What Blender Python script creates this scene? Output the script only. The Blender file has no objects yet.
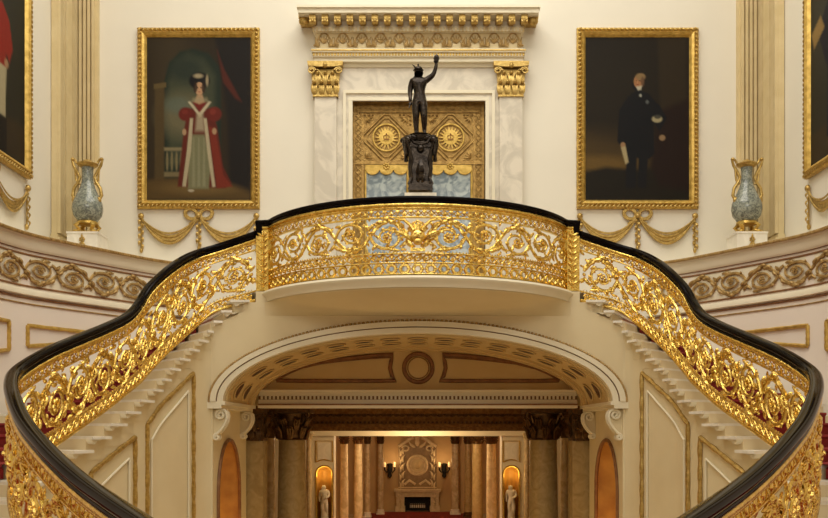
import bpy, math, random
import numpy as np
from mathutils import Vector, Matrix
random.seed(7)
PI = math.pi
sin, cos = math.sin, math.cos
F = 900.0; CX = 417.8; CY = 430.0          # focal length in pixels, principal point
E = 4.4                                     # eye height above the ground floor of the hall
SC = bpy.context.scene
COL = SC.collection

# ------------------------------------------------------------------ camera
cam = bpy.data.cameras.new('camera'); camo = bpy.data.objects.new('camera', cam); COL.objects.link(camo)
camo.location = (0, 0, E); camo.rotation_euler = (PI/2, 0, 0)
cam.sensor_width = 36; cam.lens = 36*F/828
cam.shift_x = -(CX-414)/828; cam.shift_y = (CY-259)/828
cam.clip_start = .1; cam.clip_end = 200
SC.camera = camo
# ------------------------------------------------------------------ world, lights, exposure
w = bpy.data.worlds.new('world'); SC.world = w; w.use_nodes = True
w.node_tree.nodes['Background'].inputs[0].default_value = (1, .93, .80, 1)
w.node_tree.nodes['Background'].inputs[1].default_value = .22
SC.view_settings.view_transform = 'Standard'; SC.view_settings.look = 'None'
SC.view_settings.gamma = 1; SC.view_settings.exposure = 0
SC.view_settings.use_curve_mapping = False
def light(name, kind, loc, power, col, size=1, sy=None, rot=(0,0,0), spot=None):
    l = bpy.data.lights.new(name, kind); o = bpy.data.objects.new(name, l); COL.objects.link(o)
    o.location = (loc[0], loc[1], loc[2]+E); o.rotation_euler = rot; l.energy = power; l.color = col
    if kind == 'AREA':
        l.size = size
        if sy: l.shape = 'RECTANGLE'; l.size_y = sy
    else: l.shadow_soft_size = size
    if spot: l.spot_size = spot; l.spot_blend = .6
    return o
light('skylight', 'AREA', (0, 9.0, 12.0), 1180, (1, .955, .86), 9, 9)
light('front_fill_light', 'AREA', (0, -2.6, 7.6), 360, (1, .95, .84), 8, 3, (math.radians(72), 0, 0))  # soft fill added behind the camera, no window modelled there
light('marble_hall_chandelier', 'POINT', (0, 27.5, .1), 200, (1, .74, .44), .3)
light('hall_chandelier', 'POINT', (0, 22.6, .15), 110, (1, .74, .42), .2)
for sx in (-1, 1):
    light('vault_fill_lamp', 'POINT', (sx*1.5, 14.1, -2.5), 26, (1, .62, .20), .25)  # unseen amber lamps added low under the arch to warm vault and jambs
    light('niche_lamp', 'POINT', (sx*3.2, 13.6, -1.5), 9, (1, .50, .14), .08)
    light('far_niche_lamp', 'POINT', (sx*2.5, 24.02, -1.22), 3, (1, .66, .2), .05)
    light('column_uplight', 'POINT', (sx*2.1, 25.3, -2.6), 7, (1, .66, .33), .1)
    light('sconce_lamp', 'POINT', (sx*.99, 35.4, -1.2), 10, (1, .62, .28), .1)

# ------------------------------------------------------------------ materials
def mat(name, c1, c2=None, rough=.5, metal=0, scale=6, bump=0, bscale=None, coat=0, spec=.5, detail=4, emit=0, bands=None):
    m = bpy.data.materials.new(name); m.use_nodes = True
    nt = m.node_tree; b = nt.nodes['Principled BSDF']
    b.inputs['Roughness'].default_value = rough; b.inputs['Metallic'].default_value = metal
    b.inputs['Coat Weight'].default_value = coat; b.inputs['Specular IOR Level'].default_value = spec
    tc = nt.nodes.new('ShaderNodeTexCoord')
    n = nt.nodes.new('ShaderNodeTexNoise'); n.inputs['Scale'].default_value = scale; n.inputs['Detail'].default_value = detail
    nt.links.new(tc.outputs['Object'], n.inputs['Vector'])
    r = nt.nodes.new('ShaderNodeValToRGB')
    c2 = c2 or tuple(x*.88 for x in c1)
    r.color_ramp.elements[0].position = .35; r.color_ramp.elements[1].position = .65
    r.color_ramp.elements[0].color = (*c2, 1); r.color_ramp.elements[1].color = (*c1, 1)
    if bands:
        e = r.color_ramp.elements.new(.5); e.color = (*bands, 1)
    nt.links.new(n.outputs['Fac'], r.inputs['Fac']); nt.links.new(r.outputs['Color'], b.inputs['Base Color'])
    if bump:
        n2 = nt.nodes.new('ShaderNodeTexNoise'); n2.inputs['Scale'].default_value = bscale or scale*4
        n2.inputs['Detail'].default_value = 3
        nt.links.new(tc.outputs['Object'], n2.inputs['Vector'])
        bp = nt.nodes.new('ShaderNodeBump'); bp.inputs['Strength'].default_value = bump; bp.inputs['Distance'].default_value = .02
        nt.links.new(n2.outputs['Fac'], bp.inputs['Height']); nt.links.new(bp.outputs['Normal'], b.inputs['Normal'])
    return m
def marble(name, c1, c2, scale=2.0, rough=.35, contrast=(.42, .58)):
    m = bpy.data.materials.new(name); m.use_nodes = True
    nt = m.node_tree; b = nt.nodes['Principled BSDF']; b.inputs['Roughness'].default_value = rough
    tc = nt.nodes.new('ShaderNodeTexCoord')
    a = nt.nodes.new('ShaderNodeTexNoise'); a.inputs['Scale'].default_value = scale; a.inputs['Detail'].default_value = 8
    a.inputs['Distortion'].default_value = 1.8
    nt.links.new(tc.outputs['Object'], a.inputs['Vector'])
    r = nt.nodes.new('ShaderNodeValToRGB'); r.color_ramp.elements[0].position = contrast[0]; r.color_ramp.elements[1].position = contrast[1]
    r.color_ramp.elements[0].color = (*c2, 1); r.color_ramp.elements[1].color = (*c1, 1)
    nt.links.new(a.outputs['Fac'], r.inputs['Fac']); nt.links.new(r.outputs['Color'], b.inputs['Base Color'])
    return m
def paintmat(name):
    m = bpy.data.materials.new(name); m.use_nodes = True
    nt = m.node_tree; b = nt.nodes['Principled BSDF']; b.inputs['Roughness'].default_value = .6; b.inputs['Specular IOR Level'].default_value = .2
    a = nt.nodes.new('ShaderNodeAttribute'); a.attribute_name = 'paint'
    nt.links.new(a.outputs['Color'], b.inputs['Base Color'])
    return m
WALL = mat('warm_ivory_plaster', (.81, .76, .635), (.79, .74, .615), .75, scale=1.2)
WALLP = mat('rosy_ivory_plaster', (.84, .755, .64), (.82, .735, .62), .7, scale=1.2)
CREAM = mat('cream_paint', (.82, .745, .56), (.79, .71, .52), .55, scale=2)
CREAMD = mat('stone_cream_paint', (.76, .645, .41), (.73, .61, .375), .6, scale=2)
VAULT = mat('shaded_vault_cream', (.66, .49, .23), (.62, .45, .20), .6, scale=2)  # cream paint deepened, the shade under the arch put into its colour
STONE = marble('pale_veined_marble', (.74, .67, .54), (.60, .54, .43), 2.2, .35)
WHITE = marble('white_marble', (.88, .83, .72), (.80, .75, .64), 3, .35)
GOLD = mat('burnished_gilt_bronze', (1.0, .72, .21), (.68, .45, .09), .25, 1, 18, .4, 45)
GOLDM = mat('matt_gilding', (.62, .43, .14), (.42, .27, .07), .42, .75, 20, .3, 60)
GILT = mat('gilt_plaster', (.70, .47, .12), (.48, .30, .06), .42, .6, 12, .2, 50)
PALEG = mat('pale_gold_paint', (.70, .57, .32), (.64, .51, .27), .5, .1, 4)
FRIEZE = mat('antique_gold_relief', (.50, .33, .12), (.33, .20, .06), .5, .45, 12, .2, 40)
BROWN = mat('brown_painted_moulding', (.28, .13, .045), (.20, .085, .03), .5, .1, 10)
DGOLD = mat('dark_antique_gold', (.34, .17, .045), (.20, .09, .02), .4, .6, 14, .3, 40)
BLACK = mat('black_lacquered_wood', (.004, .0025, .002), (.006, .0035, .0025), .10, 0, 8, spec=.07)
BRONZE = mat('dark_bronze', (.055, .042, .032), (.02, .015, .012), .24, .85, 10, .3, 30)
RED = mat('crimson_carpet', (.27, .016, .012), (.20, .011, .009), .95, 0, 60, .3, 200)
DMARB = marble('olive_brown_marble', (.46, .33, .15), (.32, .22, .09), 5, .25, (.3, .7))
AMBER = marble('honey_marble', (.72, .58, .36), (.56, .42, .24), 2.5, .25)
BRCAP = mat('brown_bronze', (.16, .085, .03), (.08, .04, .014), .4, .7, 16, .3, 40)  # dark brown bronze for capitals, coffers and beam ornament
CELADON = marble('crackled_grey_green_glaze', (.34, .36, .29), (.15, .165, .14), 14, .15)
GLASS = marble('blue_grey_mirror_glass', (.40, .45, .43), (.14, .18, .20), 3.5, .12)
DOORG = mat('deep_old_gold', (.46, .28, .08), (.28, .16, .04), .42, .6, 14, .3, 50)
MANTEL = mat('old_ivory_carved_marble', (.78, .64, .40), (.66, .52, .30), .5, 0, 8)
MANTELD = mat('shade_toned_mantel', (.34, .23, .11), (.26, .17, .08), .5, 0, 8)  # darker overmantel tone, shade between the carving put into the colour
DARK = mat('dark_void', (.012, .010, .008), rough=.8)
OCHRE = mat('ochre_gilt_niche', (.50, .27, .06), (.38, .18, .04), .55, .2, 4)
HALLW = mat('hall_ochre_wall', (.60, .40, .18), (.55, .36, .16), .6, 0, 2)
PAINT = paintmat('oil_paint')
FLOOR = marble('hall_floor_marble', (.70, .62, .48), (.5, .42, .3), 1.5, .2)
IRON = mat('black_iron', (.02, .018, .016), rough=.5, metal=.6)
SHADE = mat('lit_candle_shade', (.9, .7, .4), rough=.6)
SHADE.node_tree.nodes['Principled BSDF'].inputs['Emission Color'].default_value = (1, .6, .25, 1)
SHADE.node_tree.nodes['Principled BSDF'].inputs['Emission Strength'].default_value = .25

# ------------------------------------------------------------------ objects
def setp(o, label=None, cat=None, group=None, kind=None):
    if label: o['label'] = label
    if cat: o['category'] = cat
    if group: o['group'] = group
    if kind: o['kind'] = kind
    return o
WLOC = {}
def thing(name, loc, label, cat, group=None):
    o = bpy.data.objects.new(name, None); COL.objects.link(o); o.empty_display_size = .2
    L = Vector((loc[0], loc[1], loc[2]+E)); o.location = L; WLOC[o] = L
    return setp(o, label, cat, group)
class MB:
    def __init__(s): s.v = []; s.f = []
    def add(s, vs, fs):
        k = len(s.v); s.v.extend([tuple(p) for p in vs]); s.f.extend([tuple(i+k for i in q) for q in fs])
    def box(s, x0, x1, y0, y1, z0, z1, M=None):
        vs = [(x, y, z) for x in (x0, x1) for y in (y0, y1) for z in (z0, z1)]
        if M: vs = [M(*p) for p in vs]
        s.add(vs, [(0,1,3,2), (4,6,7,5), (0,4,5,1), (2,3,7,6), (0,2,6,4), (1,5,7,3)])
    def grid(s, rows, closed_u=False, closed_v=False, caps=False):
        n, m = len(rows), len(rows[0]); vs = [p for r in rows for p in r]; fs = []
        for i in range(n if closed_u else n-1):
            for j in range(m if closed_v else m-1):
                a, b = i, (i+1) % n; c, d = j, (j+1) % m
                fs.append((a*m+c, b*m+c, b*m+d, a*m+d))
        if caps: fs.append(tuple(range(m))[::-1]); fs.append(tuple((n-1)*m+j for j in range(m)))
        s.add(vs, fs)
    def ribbon(s, path, rad, M, w0=0, flat=.6, n=6):
        """tube along a path drawn in the (u, v) plane of a surface map M(u, v, w)"""
        N = len(path); rows = []
        for i, (u, v) in enumerate(path):
            a = path[max(i-1, 0)]; b = path[min(i+1, N-1)]
            tu, tv = b[0]-a[0], b[1]-a[1]; l = math.hypot(tu, tv) or 1; pu, pv = -tv/l, tu/l
            r = rad(i/(N-1)) if callable(rad) else rad
            ww = w0(i/(N-1)) if callable(w0) else w0
            rows.append([M(u+pu*r*cos(t), v+pv*r*cos(t), ww+r*flat*sin(t)) for t in (2*PI*k/n for k in range(n))])
        s.grid(rows, closed_v=True, caps=True)
    def tube(s, path, rad, n=8, caps=True):
        P = [Vector(p) for p in path]; N = len(P); rows = []; prev = None
        for i in range(N):
            t = (P[min(i+1, N-1)]-P[max(i-1, 0)]).normalized()
            if prev is None: prev = t.orthogonal().normalized()
            u = (prev - t*prev.dot(t)).normalized(); prev = u; q = t.cross(u)
            r = rad(i/(N-1)) if callable(rad) else rad
            rows.append([P[i]+u*r*cos(a)+q*r*sin(a) for a in (2*PI*k/n for k in range(n))])
        s.grid(rows, closed_v=True, caps=caps)
    def lathe(s, prof, c, n=24, a0=0, a1=2*PI, sx=1, sy=1):
        full = abs(a1-a0-2*PI) < 1e-6; k = n if full else n+1
        rows = [[(c[0]+sx*r*cos(a0+(a1-a0)*i/n), c[1]+sy*r*sin(a0+(a1-a0)*i/n), c[2]+z) for i in range(k)] for r, z in prof]
        s.grid(rows, closed_v=full, caps=full)
    def ball(s, c, r, nu=8, nv=6, M=None):
        rx, ry, rz = (r, r, r) if not hasattr(r, '__len__') else r
        rows = []
        for i in range(nv+1):
            t = PI*i/nv; st = max(sin(t), .02)
            row = [(c[0]+rx*st*cos(2*PI*j/nu), c[1]+ry*st*sin(2*PI*j/nu), c[2]+rz*cos(t)) for j in range(nu)]
            rows.append([M(*p) for p in row] if M else row)
        s.grid(rows, closed_v=True, caps=True)
    def sweep(s, prof, frames, closed=True):
        """profile points (a, b) placed at frame origin + out*a + up*b"""
        rows = [[o+q*a+up*b for a, b in prof] for o, q, up in frames]
        s.grid(rows, closed_v=closed, caps=closed)
    def prism(s, poly, M, w0, w1):
        n = len(poly); vs = [M(u, v, w0) for u, v in poly]+[M(u, v, w1) for u, v in poly]
        s.add(vs, [tuple(range(n))[::-1], tuple(range(n, 2*n))]+[(i, (i+1) % n, n+(i+1) % n, n+i) for i in range(n)])
    def build(s, name, m, parent=None, smooth=True, angle=40, label=None):
        V = np.array([tuple(p) for p in s.v], dtype=float); V[:, 2] += E
        if parent is not None: base = WLOC[parent]
        else: base = Vector(((V[:, 0].min()+V[:, 0].max())/2, (V[:, 1].min()+V[:, 1].max())/2, V[:, 2].min()))
        V -= np.array(base)
        me = bpy.data.meshes.new(name); me.from_pydata(V.tolist(), [], s.f)
        import bmesh
        bm = bmesh.new(); bm.from_mesh(me); bmesh.ops.recalc_face_normals(bm, faces=bm.faces[:]); bm.to_mesh(me); bm.free()
        me.materials.append(m)
        if smooth:
            me.shade_smooth(); me.set_sharp_from_angle(angle=math.radians(angle))
        o = bpy.data.objects.new(name, me); COL.objects.link(o)
        if parent is not None:
            o.parent = parent
            WLOC[o] = base
        else:
            o.location = base; WLOC[o] = base
        if label: o['label'] = label
        return o
def struct(o, label=None): return setp(o, label, kind='structure')
def XP(px, d): return (px-CX)*d/F           # metres across, for a bearing at distance d
def ZP(py, d): return (CY-py)*d/F
def wallmap(Y, X0=0, Z0=0): return lambda u, v, w=0: (X0+u, Y-w, Z0+v)          # faces the stair hall
def sidemap(X, sx, Y0=0, Z0=0): return lambda u, v, w=0: (X-sx*w, Y0+u, Z0+v)   # side walls, w into the room
def catmull(P, n):
    out = []; P = [np.array(p, float) for p in P]; Q = [2*P[0]-P[1]]+P+[2*P[-1]-P[-2]]
    for i in range(1, len(Q)-2):
        for k in range(n):
            t = k/n; a, b, c, d = Q[i-1], Q[i], Q[i+1], Q[i+2]
            out.append(.5*((2*b)+(c-a)*t+(2*a-5*b+4*c-d)*t*t+(3*b-a-3*c+d)*t**3))
    out.append(P[-1]); return np.array(out)
class Rail:
    """a plan curve with top and bottom heights, addressed by arc length"""
    def __init__(s, pts, sgn):                       # rows X, Y, ztop, zbot
        s.P = pts; seg = np.hypot(np.diff(pts[:, 0]), np.diff(pts[:, 1]))
        s.S = np.concatenate([[0], np.cumsum(seg)]); s.L = s.S[-1]; s.sgn = sgn
    def at(s, u): return [float(np.interp(u, s.S, s.P[:, k])) for k in range(4)]
    def nrm(s, u):
        a = s.at(max(u-.06, 0)); b = s.at(min(u+.06, s.L)); t = Vector((b[0]-a[0], b[1]-a[1], 0)).normalized()
        return Vector((-t.y, t.x, 0))*s.sgn
    def M(s, u, v, w=0):
        x, y, zt, zb = s.at(u); n = s.nrm(u); e = 0
        if u < 0 or u > s.L:
            e = u if u < 0 else u-s.L
        return Vector((x+n.x*w+n.y*s.sgn*e, y+n.y*w-n.x*s.sgn*e, zb+(zt-zb)*v))
    def frames(s, v, u0=0, u1=None, st=.09):
        u1 = s.L if u1 is None else u1; n = max(2, int((u1-u0)/st)); out = []
        for i in range(n+1):
            u = u0+(u1-u0)*i/n; out.append((s.M(u, v), s.nrm(u), Vector((0, 0, 1))))
        return out
def rrect(w, h, k=3, r=.3):
    pts = []; rr = min(w, h)*r
    for cx, cy, a0 in ((w/2-rr, h/2-rr, 0), (-w/2+rr, h/2-rr, PI/2), (-w/2+rr, -h/2+rr, PI), (w/2-rr, -h/2+rr, 1.5*PI)):
        for i in range(k+1):
            a = a0+PI/2*i/k; pts.append((cx+rr*cos(a), cy+rr*sin(a)))
    return pts

# ------------------------------------------------------------------ ornament
def rosette(mb, u, v, r, M, w=0, n=7, vs=1):
    mb.ball((u, v, w+r*.25), (r*.34, r*.34*vs, r*.34), 6, 4, M)
    for k in range(n):
        a = 2*PI*k/n
        mb.ball((u+r*.62*cos(a), v+r*.62*sin(a)*vs, w+r*.1), (r*.34, r*.34*vs, r*.24), 5, 4, M)
def leaf(mb, u, v, ang, L, curl, r, M, w=0, vs=1, n=6, ser=True):
    path = []; a = ang; x, y = u, v
    for i in range(n+1):
        path.append((x, y)); x += L/n*cos(a); y += L/n*sin(a)*vs; a += curl/n
    mb.ribbon(path, (lambda t: r*(.35+1.0*sin(PI*min(t*1.1, 1))**.8)*(1-.75*t)+.002), M, w0=lambda t: w+r*.9*sin(PI*t), flat=.55, n=5)
def acanthus(mb, u, v, ang, L, curl, r, M, w=0, vs=1):
    """a curling leaf with side lobes"""
    leaf(mb, u, v, ang, L, curl, r, M, w, vs, 7)
    x, y, a = u, v, ang
    for k in range(3):
        st = L*.26; x += st*cos(a); y += st*sin(a)*vs; a += curl*.26
        for sd in (1, -1):
            leaf(mb, x, y, a+sd*.75, L*(.36-.07*k), -sd*.5+curl*.3, r*.62, M, w, vs, 4)
def rinceau(mb, u0, u1, v0, v1, n, M, th=.02, vs=1.0, w=0, leaves=7, dir0=1, dense=True, turns=1.4, extra=0):
    """scrolling acanthus: a wavy stem, a rosette coiled under each crest; vs = v-units per metre"""
    c = (u1-u0)/n; vm = (v0+v1)/2; rv = (v1-v0)/2*.95; ru = c/2
    for i in range(n):
        d = dir0*(1 if i % 2 == 0 else -1); uc = u0+c*(i+.5); ms = min(ru, rv/vs)
        wave = lambda t: (uc-ru+2*ru*t, vm+d*rv*.86*(sin(PI*t)**.9 if 0 < t < 1 else 0))
        path = [wave(t/16) for t in range(17)]
        mb.ribbon(path, lambda t: th*(1.0+1.0*abs(sin(6*PI*t))*(.4+sin(PI*t))), M, w0=w, flat=.6)
        cu, cv = uc+ru*.04, vm-d*rv*.12
        K = 28; path = []
        for t in range(K+1):
            q = t/K; a = -d*.15-d*q*2*PI*turns; rr = .86*(1-.70*q**.8)
            path.append((cu+ru*rr*cos(a), cv+rv*.92*rr*sin(a)))
        mb.ribbon([(uc+ru, vm)]+path, lambda t: th*(1.35-.65*t), M, w0=lambda t: w+th*.5+th*t, flat=.75)
        rosette(mb, cu, cv, ms*.33, M, w+th*1.3, 7, vs)
        for k in range(leaves):                       # leaves along the coil
            q = .05+.75*k/leaves; a = -d*.15-d*q*2*PI*turns; rr = .86*(1-.70*q**.8)
            pu, pv = cu+ru*rr*cos(a), cv+rv*.92*rr*sin(a); base = a-d*PI/2
            leaf(mb, pu, pv, base+d*.9, ms*(.36-.16*q), -d*1.6, th*1.05, M, w+th*.6, vs)
            leaf(mb, pu, pv, base-d*.7, ms*(.30-.12*q), d*1.5, th*.9, M, w+th*.6, vs)
        if dense:
            for k, (t, sd) in enumerate(((.10, 1), (.32, -1), (.62, 1), (.85, -1), (.45, 1))):   # big leaves off the wave
                pu, pv = wave(t); sl = math.atan2(d*cos(PI*t)*rv/vs*PI*.86, 2*ru)
                acanthus(mb, pu, pv, sl+d*sd*.55, ms*.62, -d*sd*1.3, th*1.15, M, w+th*.8, vs)
            for sd in (1, -1):                        # filling the far corner behind the coil
                acanthus(mb, uc-ru*.95, vm-d*rv*.30, -d*PI/2+sd*.35, ms*.62, sd*1.2, th*1.1, M, w, vs)
            acanthus(mb, uc-ru*.62, vm-d*rv*.92, 0, ru*.75, d*.5, th*1.0, M, w, vs)
            for k in range(extra):
                uu_, vv_ = uc+random.uniform(-ru, ru), vm+random.uniform(-.9, .9)*rv
                acanthus(mb, uu_, vv_, random.uniform(0, 2*PI), ms*random.uniform(.28, .5), random.choice((-1.6, 1.6)), th*.95, M, w-th*.3, vs)
            mb.ball((uc-ru, vm-d*rv*.2, w+th), (th*1.5, th*1.5*vs, th), 6, 4, M)
def guilloche(mb, u0, u1, vm, hv, st, M, th=.01, vs=1.0, w=0):
    n = max(1, round((u1-u0)/st)); st = (u1-u0)/n
    for ph in (0, PI):
        path = [(u0+(u1-u0)*i/(n*5), vm+hv*sin(PI*i/5+ph)) for i in range(n*5+1)]
        mb.ribbon(path, th, M, w0=w, flat=.8, n=5)
    for i in range(n):
        mb.ball((u0+st*(i+.5), vm, w+th*.4), (th*1.5, th*1.5*vs, th), 6, 4, M)
def leafband(mb, u0, u1, v0, v1, st, M, th=.012, vs=1, w=0):
    n = max(1, round((u1-u0)/st)); st = (u1-u0)/n; h = (v1-v0)/vs
    for i in range(n):
        u = u0+st*i; up = i % 2 == 0; vb = v0 if up else v1; d = 1 if up else -1
        leaf(mb, u+st*.5, vb, d*PI/2, h*.85, 0, th*1.3, M, w, vs, 5)
        leaf(mb, u+st*.45, vb, d*(PI/2+.6), h*.75, -d*1.6, th, M, w, vs, 5)
        leaf(mb, u+st*.55, vb, d*(PI/2-.6), h*.75, d*1.6, th, M, w, vs, 5)
def bead(mb, u0, u1, v, st, r, M, w=0, vs=1):
    n = max(1, int((u1-u0)/st))
    for i in range(n+1):
        mb.ball((u0+(u1-u0)*i/n, v, w), (r, r*vs, r), 6, 4, M)

# ------------------------------------------------------------------ plan curves of the staircase
YW = 15.8; YA = 12.6; XS = 6.07; ZL = 2.9; ZF = 1.96; ZG = -E; ZLAND = -1.6
ARM = [(256,231,302,12.75), (246,234.5,304.5,12.77), (217,244,312,12.75), (200,248.5,324,12.6), (184,255.5,338,12.25),
       (167,267,354,11.85), (149,284,373,11.45), (139,300,384,11.15), (128,312,393,10.85), (107,322.5,410,10.4),
       (76,335,432,9.75), (52,345,449,9.3), (30,357,463,8.9), (15,368.5,None,8.55), (11,380,None,8.05), (14,394,None,7.55),
       (24,416,None,7.0), (42,438,None,6.5), (62,458,None,6.12), (86,478,None,5.75), (112,496,None,5.35), (134,510,None,5.05), (156,524,None,4.75)]
rows = []
for px, yt, yb, d in ARM:
    zt = ZP(yt, d); zb = ZP(yb, d) if yb else zt-1.05
    rows.append((XP(px, d), d, zt, zb))
armc = catmull(rows, 6)
def arm_rail(sx):
    p = armc.copy()
    if sx > 0:
        k = np.clip((12-p[:, 1])/1.5, 0, 1); p[:, 0] = -p[:, 0]*(1-.02*k)
    return Rail(p, -sx)
arms = {-1: arm_rail(-1), 1: arm_rail(1)}
R0 = 2.3; YC = 13.7; A0 = math.asin(2.07/R0)
bp = [(-2.28, 12.74)]+[(R0*sin(a), YC-R0*cos(a)) for a in np.linspace(-A0, A0, 41)]+[(2.28, 12.74)]
balc = Rail(np.array([(x, y, 2.96, ZF) for x, y in bp]), -1)
def s_at_x(r, px, w=0):                              # first place along a curve that lies on this bearing
    for k in range(3000):
        u = r.L*.85*k/3000; p = r.M(u, 0, w)
        if p.y > .5 and abs(p.x*F/p.y) >= abs(px-CX): return u
    return r.L*.6

# ------------------------------------------------------------------ the dado wall round the stairs
DP = [(-4.05,15.8), (-4.6,15.25), (-5.1,14.5), (-5.47,13.9), (-5.8,13.3), (-5.96,12.6), (-6.0,11.6), (-6.0,10), (-6.0,8), (-6.0,5), (-6.0,2), (-6,-1), (-6,-3)]
dc = catmull([(x, y, 1, 0) for x, y in DP], 5); dc[:, 2] = ZL; dc[:, 3] = ZG
def dado(sx):
    p = dc.copy(); p[:, 0] *= -sx; return Rail(p, -sx)
for sx, side in ((-1, 'left'), (1, 'right')):
    r = dado(sx); mb = MB(); zv = lambda z: (z-ZG)/(ZL-ZG)
    U = [r.L*i/60 for i in range(61)]
    mb.grid([[r.M(u, 0), r.M(u, zv(1.0)), r.M(u, 1)] for u in U])
    struct(mb.build('wall_'+side+'_dado', WALLP))
    # ledge on top, back to the upper wall
    mb = MB(); mb.grid([[r.M(u, 1, .0), (sx*XS*1.0 if True else 0, max(min(r.M(u, 1).y, YW), -3), ZL)] for u in U]+[[(sx*4.05, YW, ZL), (sx*XS, YW, ZL)]] [:0])
    mb2 = MB(); n = 18; pl = [r.M(u, 1) for u in [6.0*i/n for i in range(n+1)]]
    mb2.add([(p.x, p.y, ZL-.001) for p in pl]+[(sx*(XS+.02), pl[-1].y, ZL-.001), (sx*(XS+.02), YW, ZL-.001)], [tuple(range(n+3))])
    struct(mb2.build('trim_ledge_'+side, CREAM))
    def run(name, prof, z, m):
        q = MB(); q.sweep(prof, [(Vector((p.x, p.y, z)), r.nrm(u), Vector((0, 0, 1))) for u, p in ((u, r.M(u, 1)) for u in [13.5*i/100 for i in range(101)])])
        return struct(q.build(name, m))
    run('trim_cornice_'+side, [(0,0), (.13,0), (.13,-.035), (.085,-.055), (.07,-.07), (.065,-.20), (.03,-.24), (0,-.24)], ZL, CREAM)
    qq = MB(); qq.sweep([(.115, -.005), (.145, -.005), (.150, -.03), (.145, -.05), (.115, -.05)], [(Vector((p.x, p.y, ZL)), r.nrm(u), Vector((0, 0, 1))) for u, p in ((u, r.M(u, 1)) for u in [13.5*i/100 for i in range(101)])])
    for i in range(230):
        u = 11.5*i/229; p = r.M(u, 1, .15); qq.ball((p.x, p.y, ZL-.028), (.017, .017, .02), 5, 4)
    struct(qq.build('trim_cornice_bead_'+side, FRIEZE))
    run('trim_cornice_line_'+side, rrect(.06, .025, 2, .3), ZL-.235, BROWN)
    run('trim_frieze_top_'+side, rrect(.04, .03, 2, .3), 2.60, BROWN)
    run('trim_frieze_foot_'+side, rrect(.04, .03, 2, .3), 2.13, BROWN)
    run('trim_dado_moulding_'+side, [(0,.05), (.05,.05), (.06,.035), (.06,-.035), (.03,-.05), (0,-.05)], 2.03, CREAM)
    run('trim_dado_line_'+side, rrect(.05, .028, 2, .3), 1.955, BROWN)
    run('trim_dado_line_'+side, rrect(.04, .02, 2, .3), 1.87, FRIEZE)
    q = MB(); q.grid([[r.M(u, zv(2.14), .004), r.M(u, zv(2.59), .004)] for u in [10.5*i/80 for i in range(81)]])
    struct(q.build('trim_frieze_ground_'+side, CREAM))
    q = MB(); vs = 1/(ZL-ZG)
    rinceau(q, .15, 10.2, 2.16, 2.575, 17, lambda u, v, w=0: r.M(u, zv(v), w), .020, 1, .012, leaves=4, dir0=-1, dense=True, turns=1.5)
    setp(q.build('scroll_frieze', FRIEZE), 'antique gold scrolling leaf frieze along the curved '+side+' wall', 'frieze')
    # gilt framed panels below
    ux = lambda px: s_at_x(r, px)
    for k, (pf, pn, ext, zfb, znb, zt) in enumerate(((102, 27, 0, 1.43, 1.24, 1.55), (8, 8, 2.0, 1.155, .85, 1.57))):
        b = ux(pn)+ext; a = ux(pf)                    # the foot of each panel follows the stairs
        e = thing('dado_panel', (r.M((a+b)/2, zv(znb))), '', 'panel')
        pts = [(b, znb), (b, zt), (a, zt), (a, zfb)]; q = MB()
        for i in range(4):
            (ua, za), (ub, zb) = pts[i], pts[(i+1) % 4]; nn = 12
            q.tube([r.M(ua+(ub-ua)*t/nn, zv(za+(zb-za)*t/nn), .02) for t in range(nn+1)], lambda t: .027+.006*abs(sin(t*25)), 6)
        q.build('moulding', GILT, e)
        e['label'] = ['tapering gilt-edged panel partly above the handrail on the %s curved wall', 'gilt-edged panel cut off by the %s edge of the picture low on the curved wall'][k] % side

# ------------------------------------------------------------------ upper walls, floors, ceiling
ZT = 9.6
for sx, side in ((-1, 'left'), (1, 'right')):
    mb = MB(); mb.box(sx*(XS+.01), sx*(XS+.31), -3, YW+.3, ZL-.3, ZT); struct(mb.build('wall_'+side, WALL, smooth=False))
mb = MB()
mb.box(-XS, -1.19, YW, YW+.3, .9, ZT); mb.box(1.19, XS, YW, YW+.3, .9, ZT); mb.box(-1.19, 1.19, YW, YW+.3, 5.80, ZT)
mb.box(-1.19, 1.19, YW, YW+.3, .9, ZF-.02)
struct(mb.build('wall_back', WALL, smooth=False))
mb = MB(); mb.box(-XS-.3, -5.2, -3, YW+.3, ZT, ZT+.2); mb.box(5.2, XS+.3, -3, YW+.3, ZT, ZT+.2)
mb.box(-5.2, 5.2, 14.9, YW+.3, ZT, ZT+.2); mb.box(-5.2, 5.2, -3, 3, ZT, ZT+.2)
struct(mb.build('ceiling', WALL, smooth=False))
mb = MB(); mb.box(-8, 8, -3, 20, ZG-.2, ZG); struct(mb.build('floor', FLOOR, smooth=False))
mb = MB(); mb.add([(-6, -3, ZLAND), (6, -3, ZLAND), (6, 3.0, ZLAND), (1.4, 4.75, ZLAND), (-1.4, 4.75, ZLAND), (-6, 3.0, ZLAND)], [(0, 1, 2, 3, 4, 5)])
struct(mb.build('floor_landing', RED, smooth=False))
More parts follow.
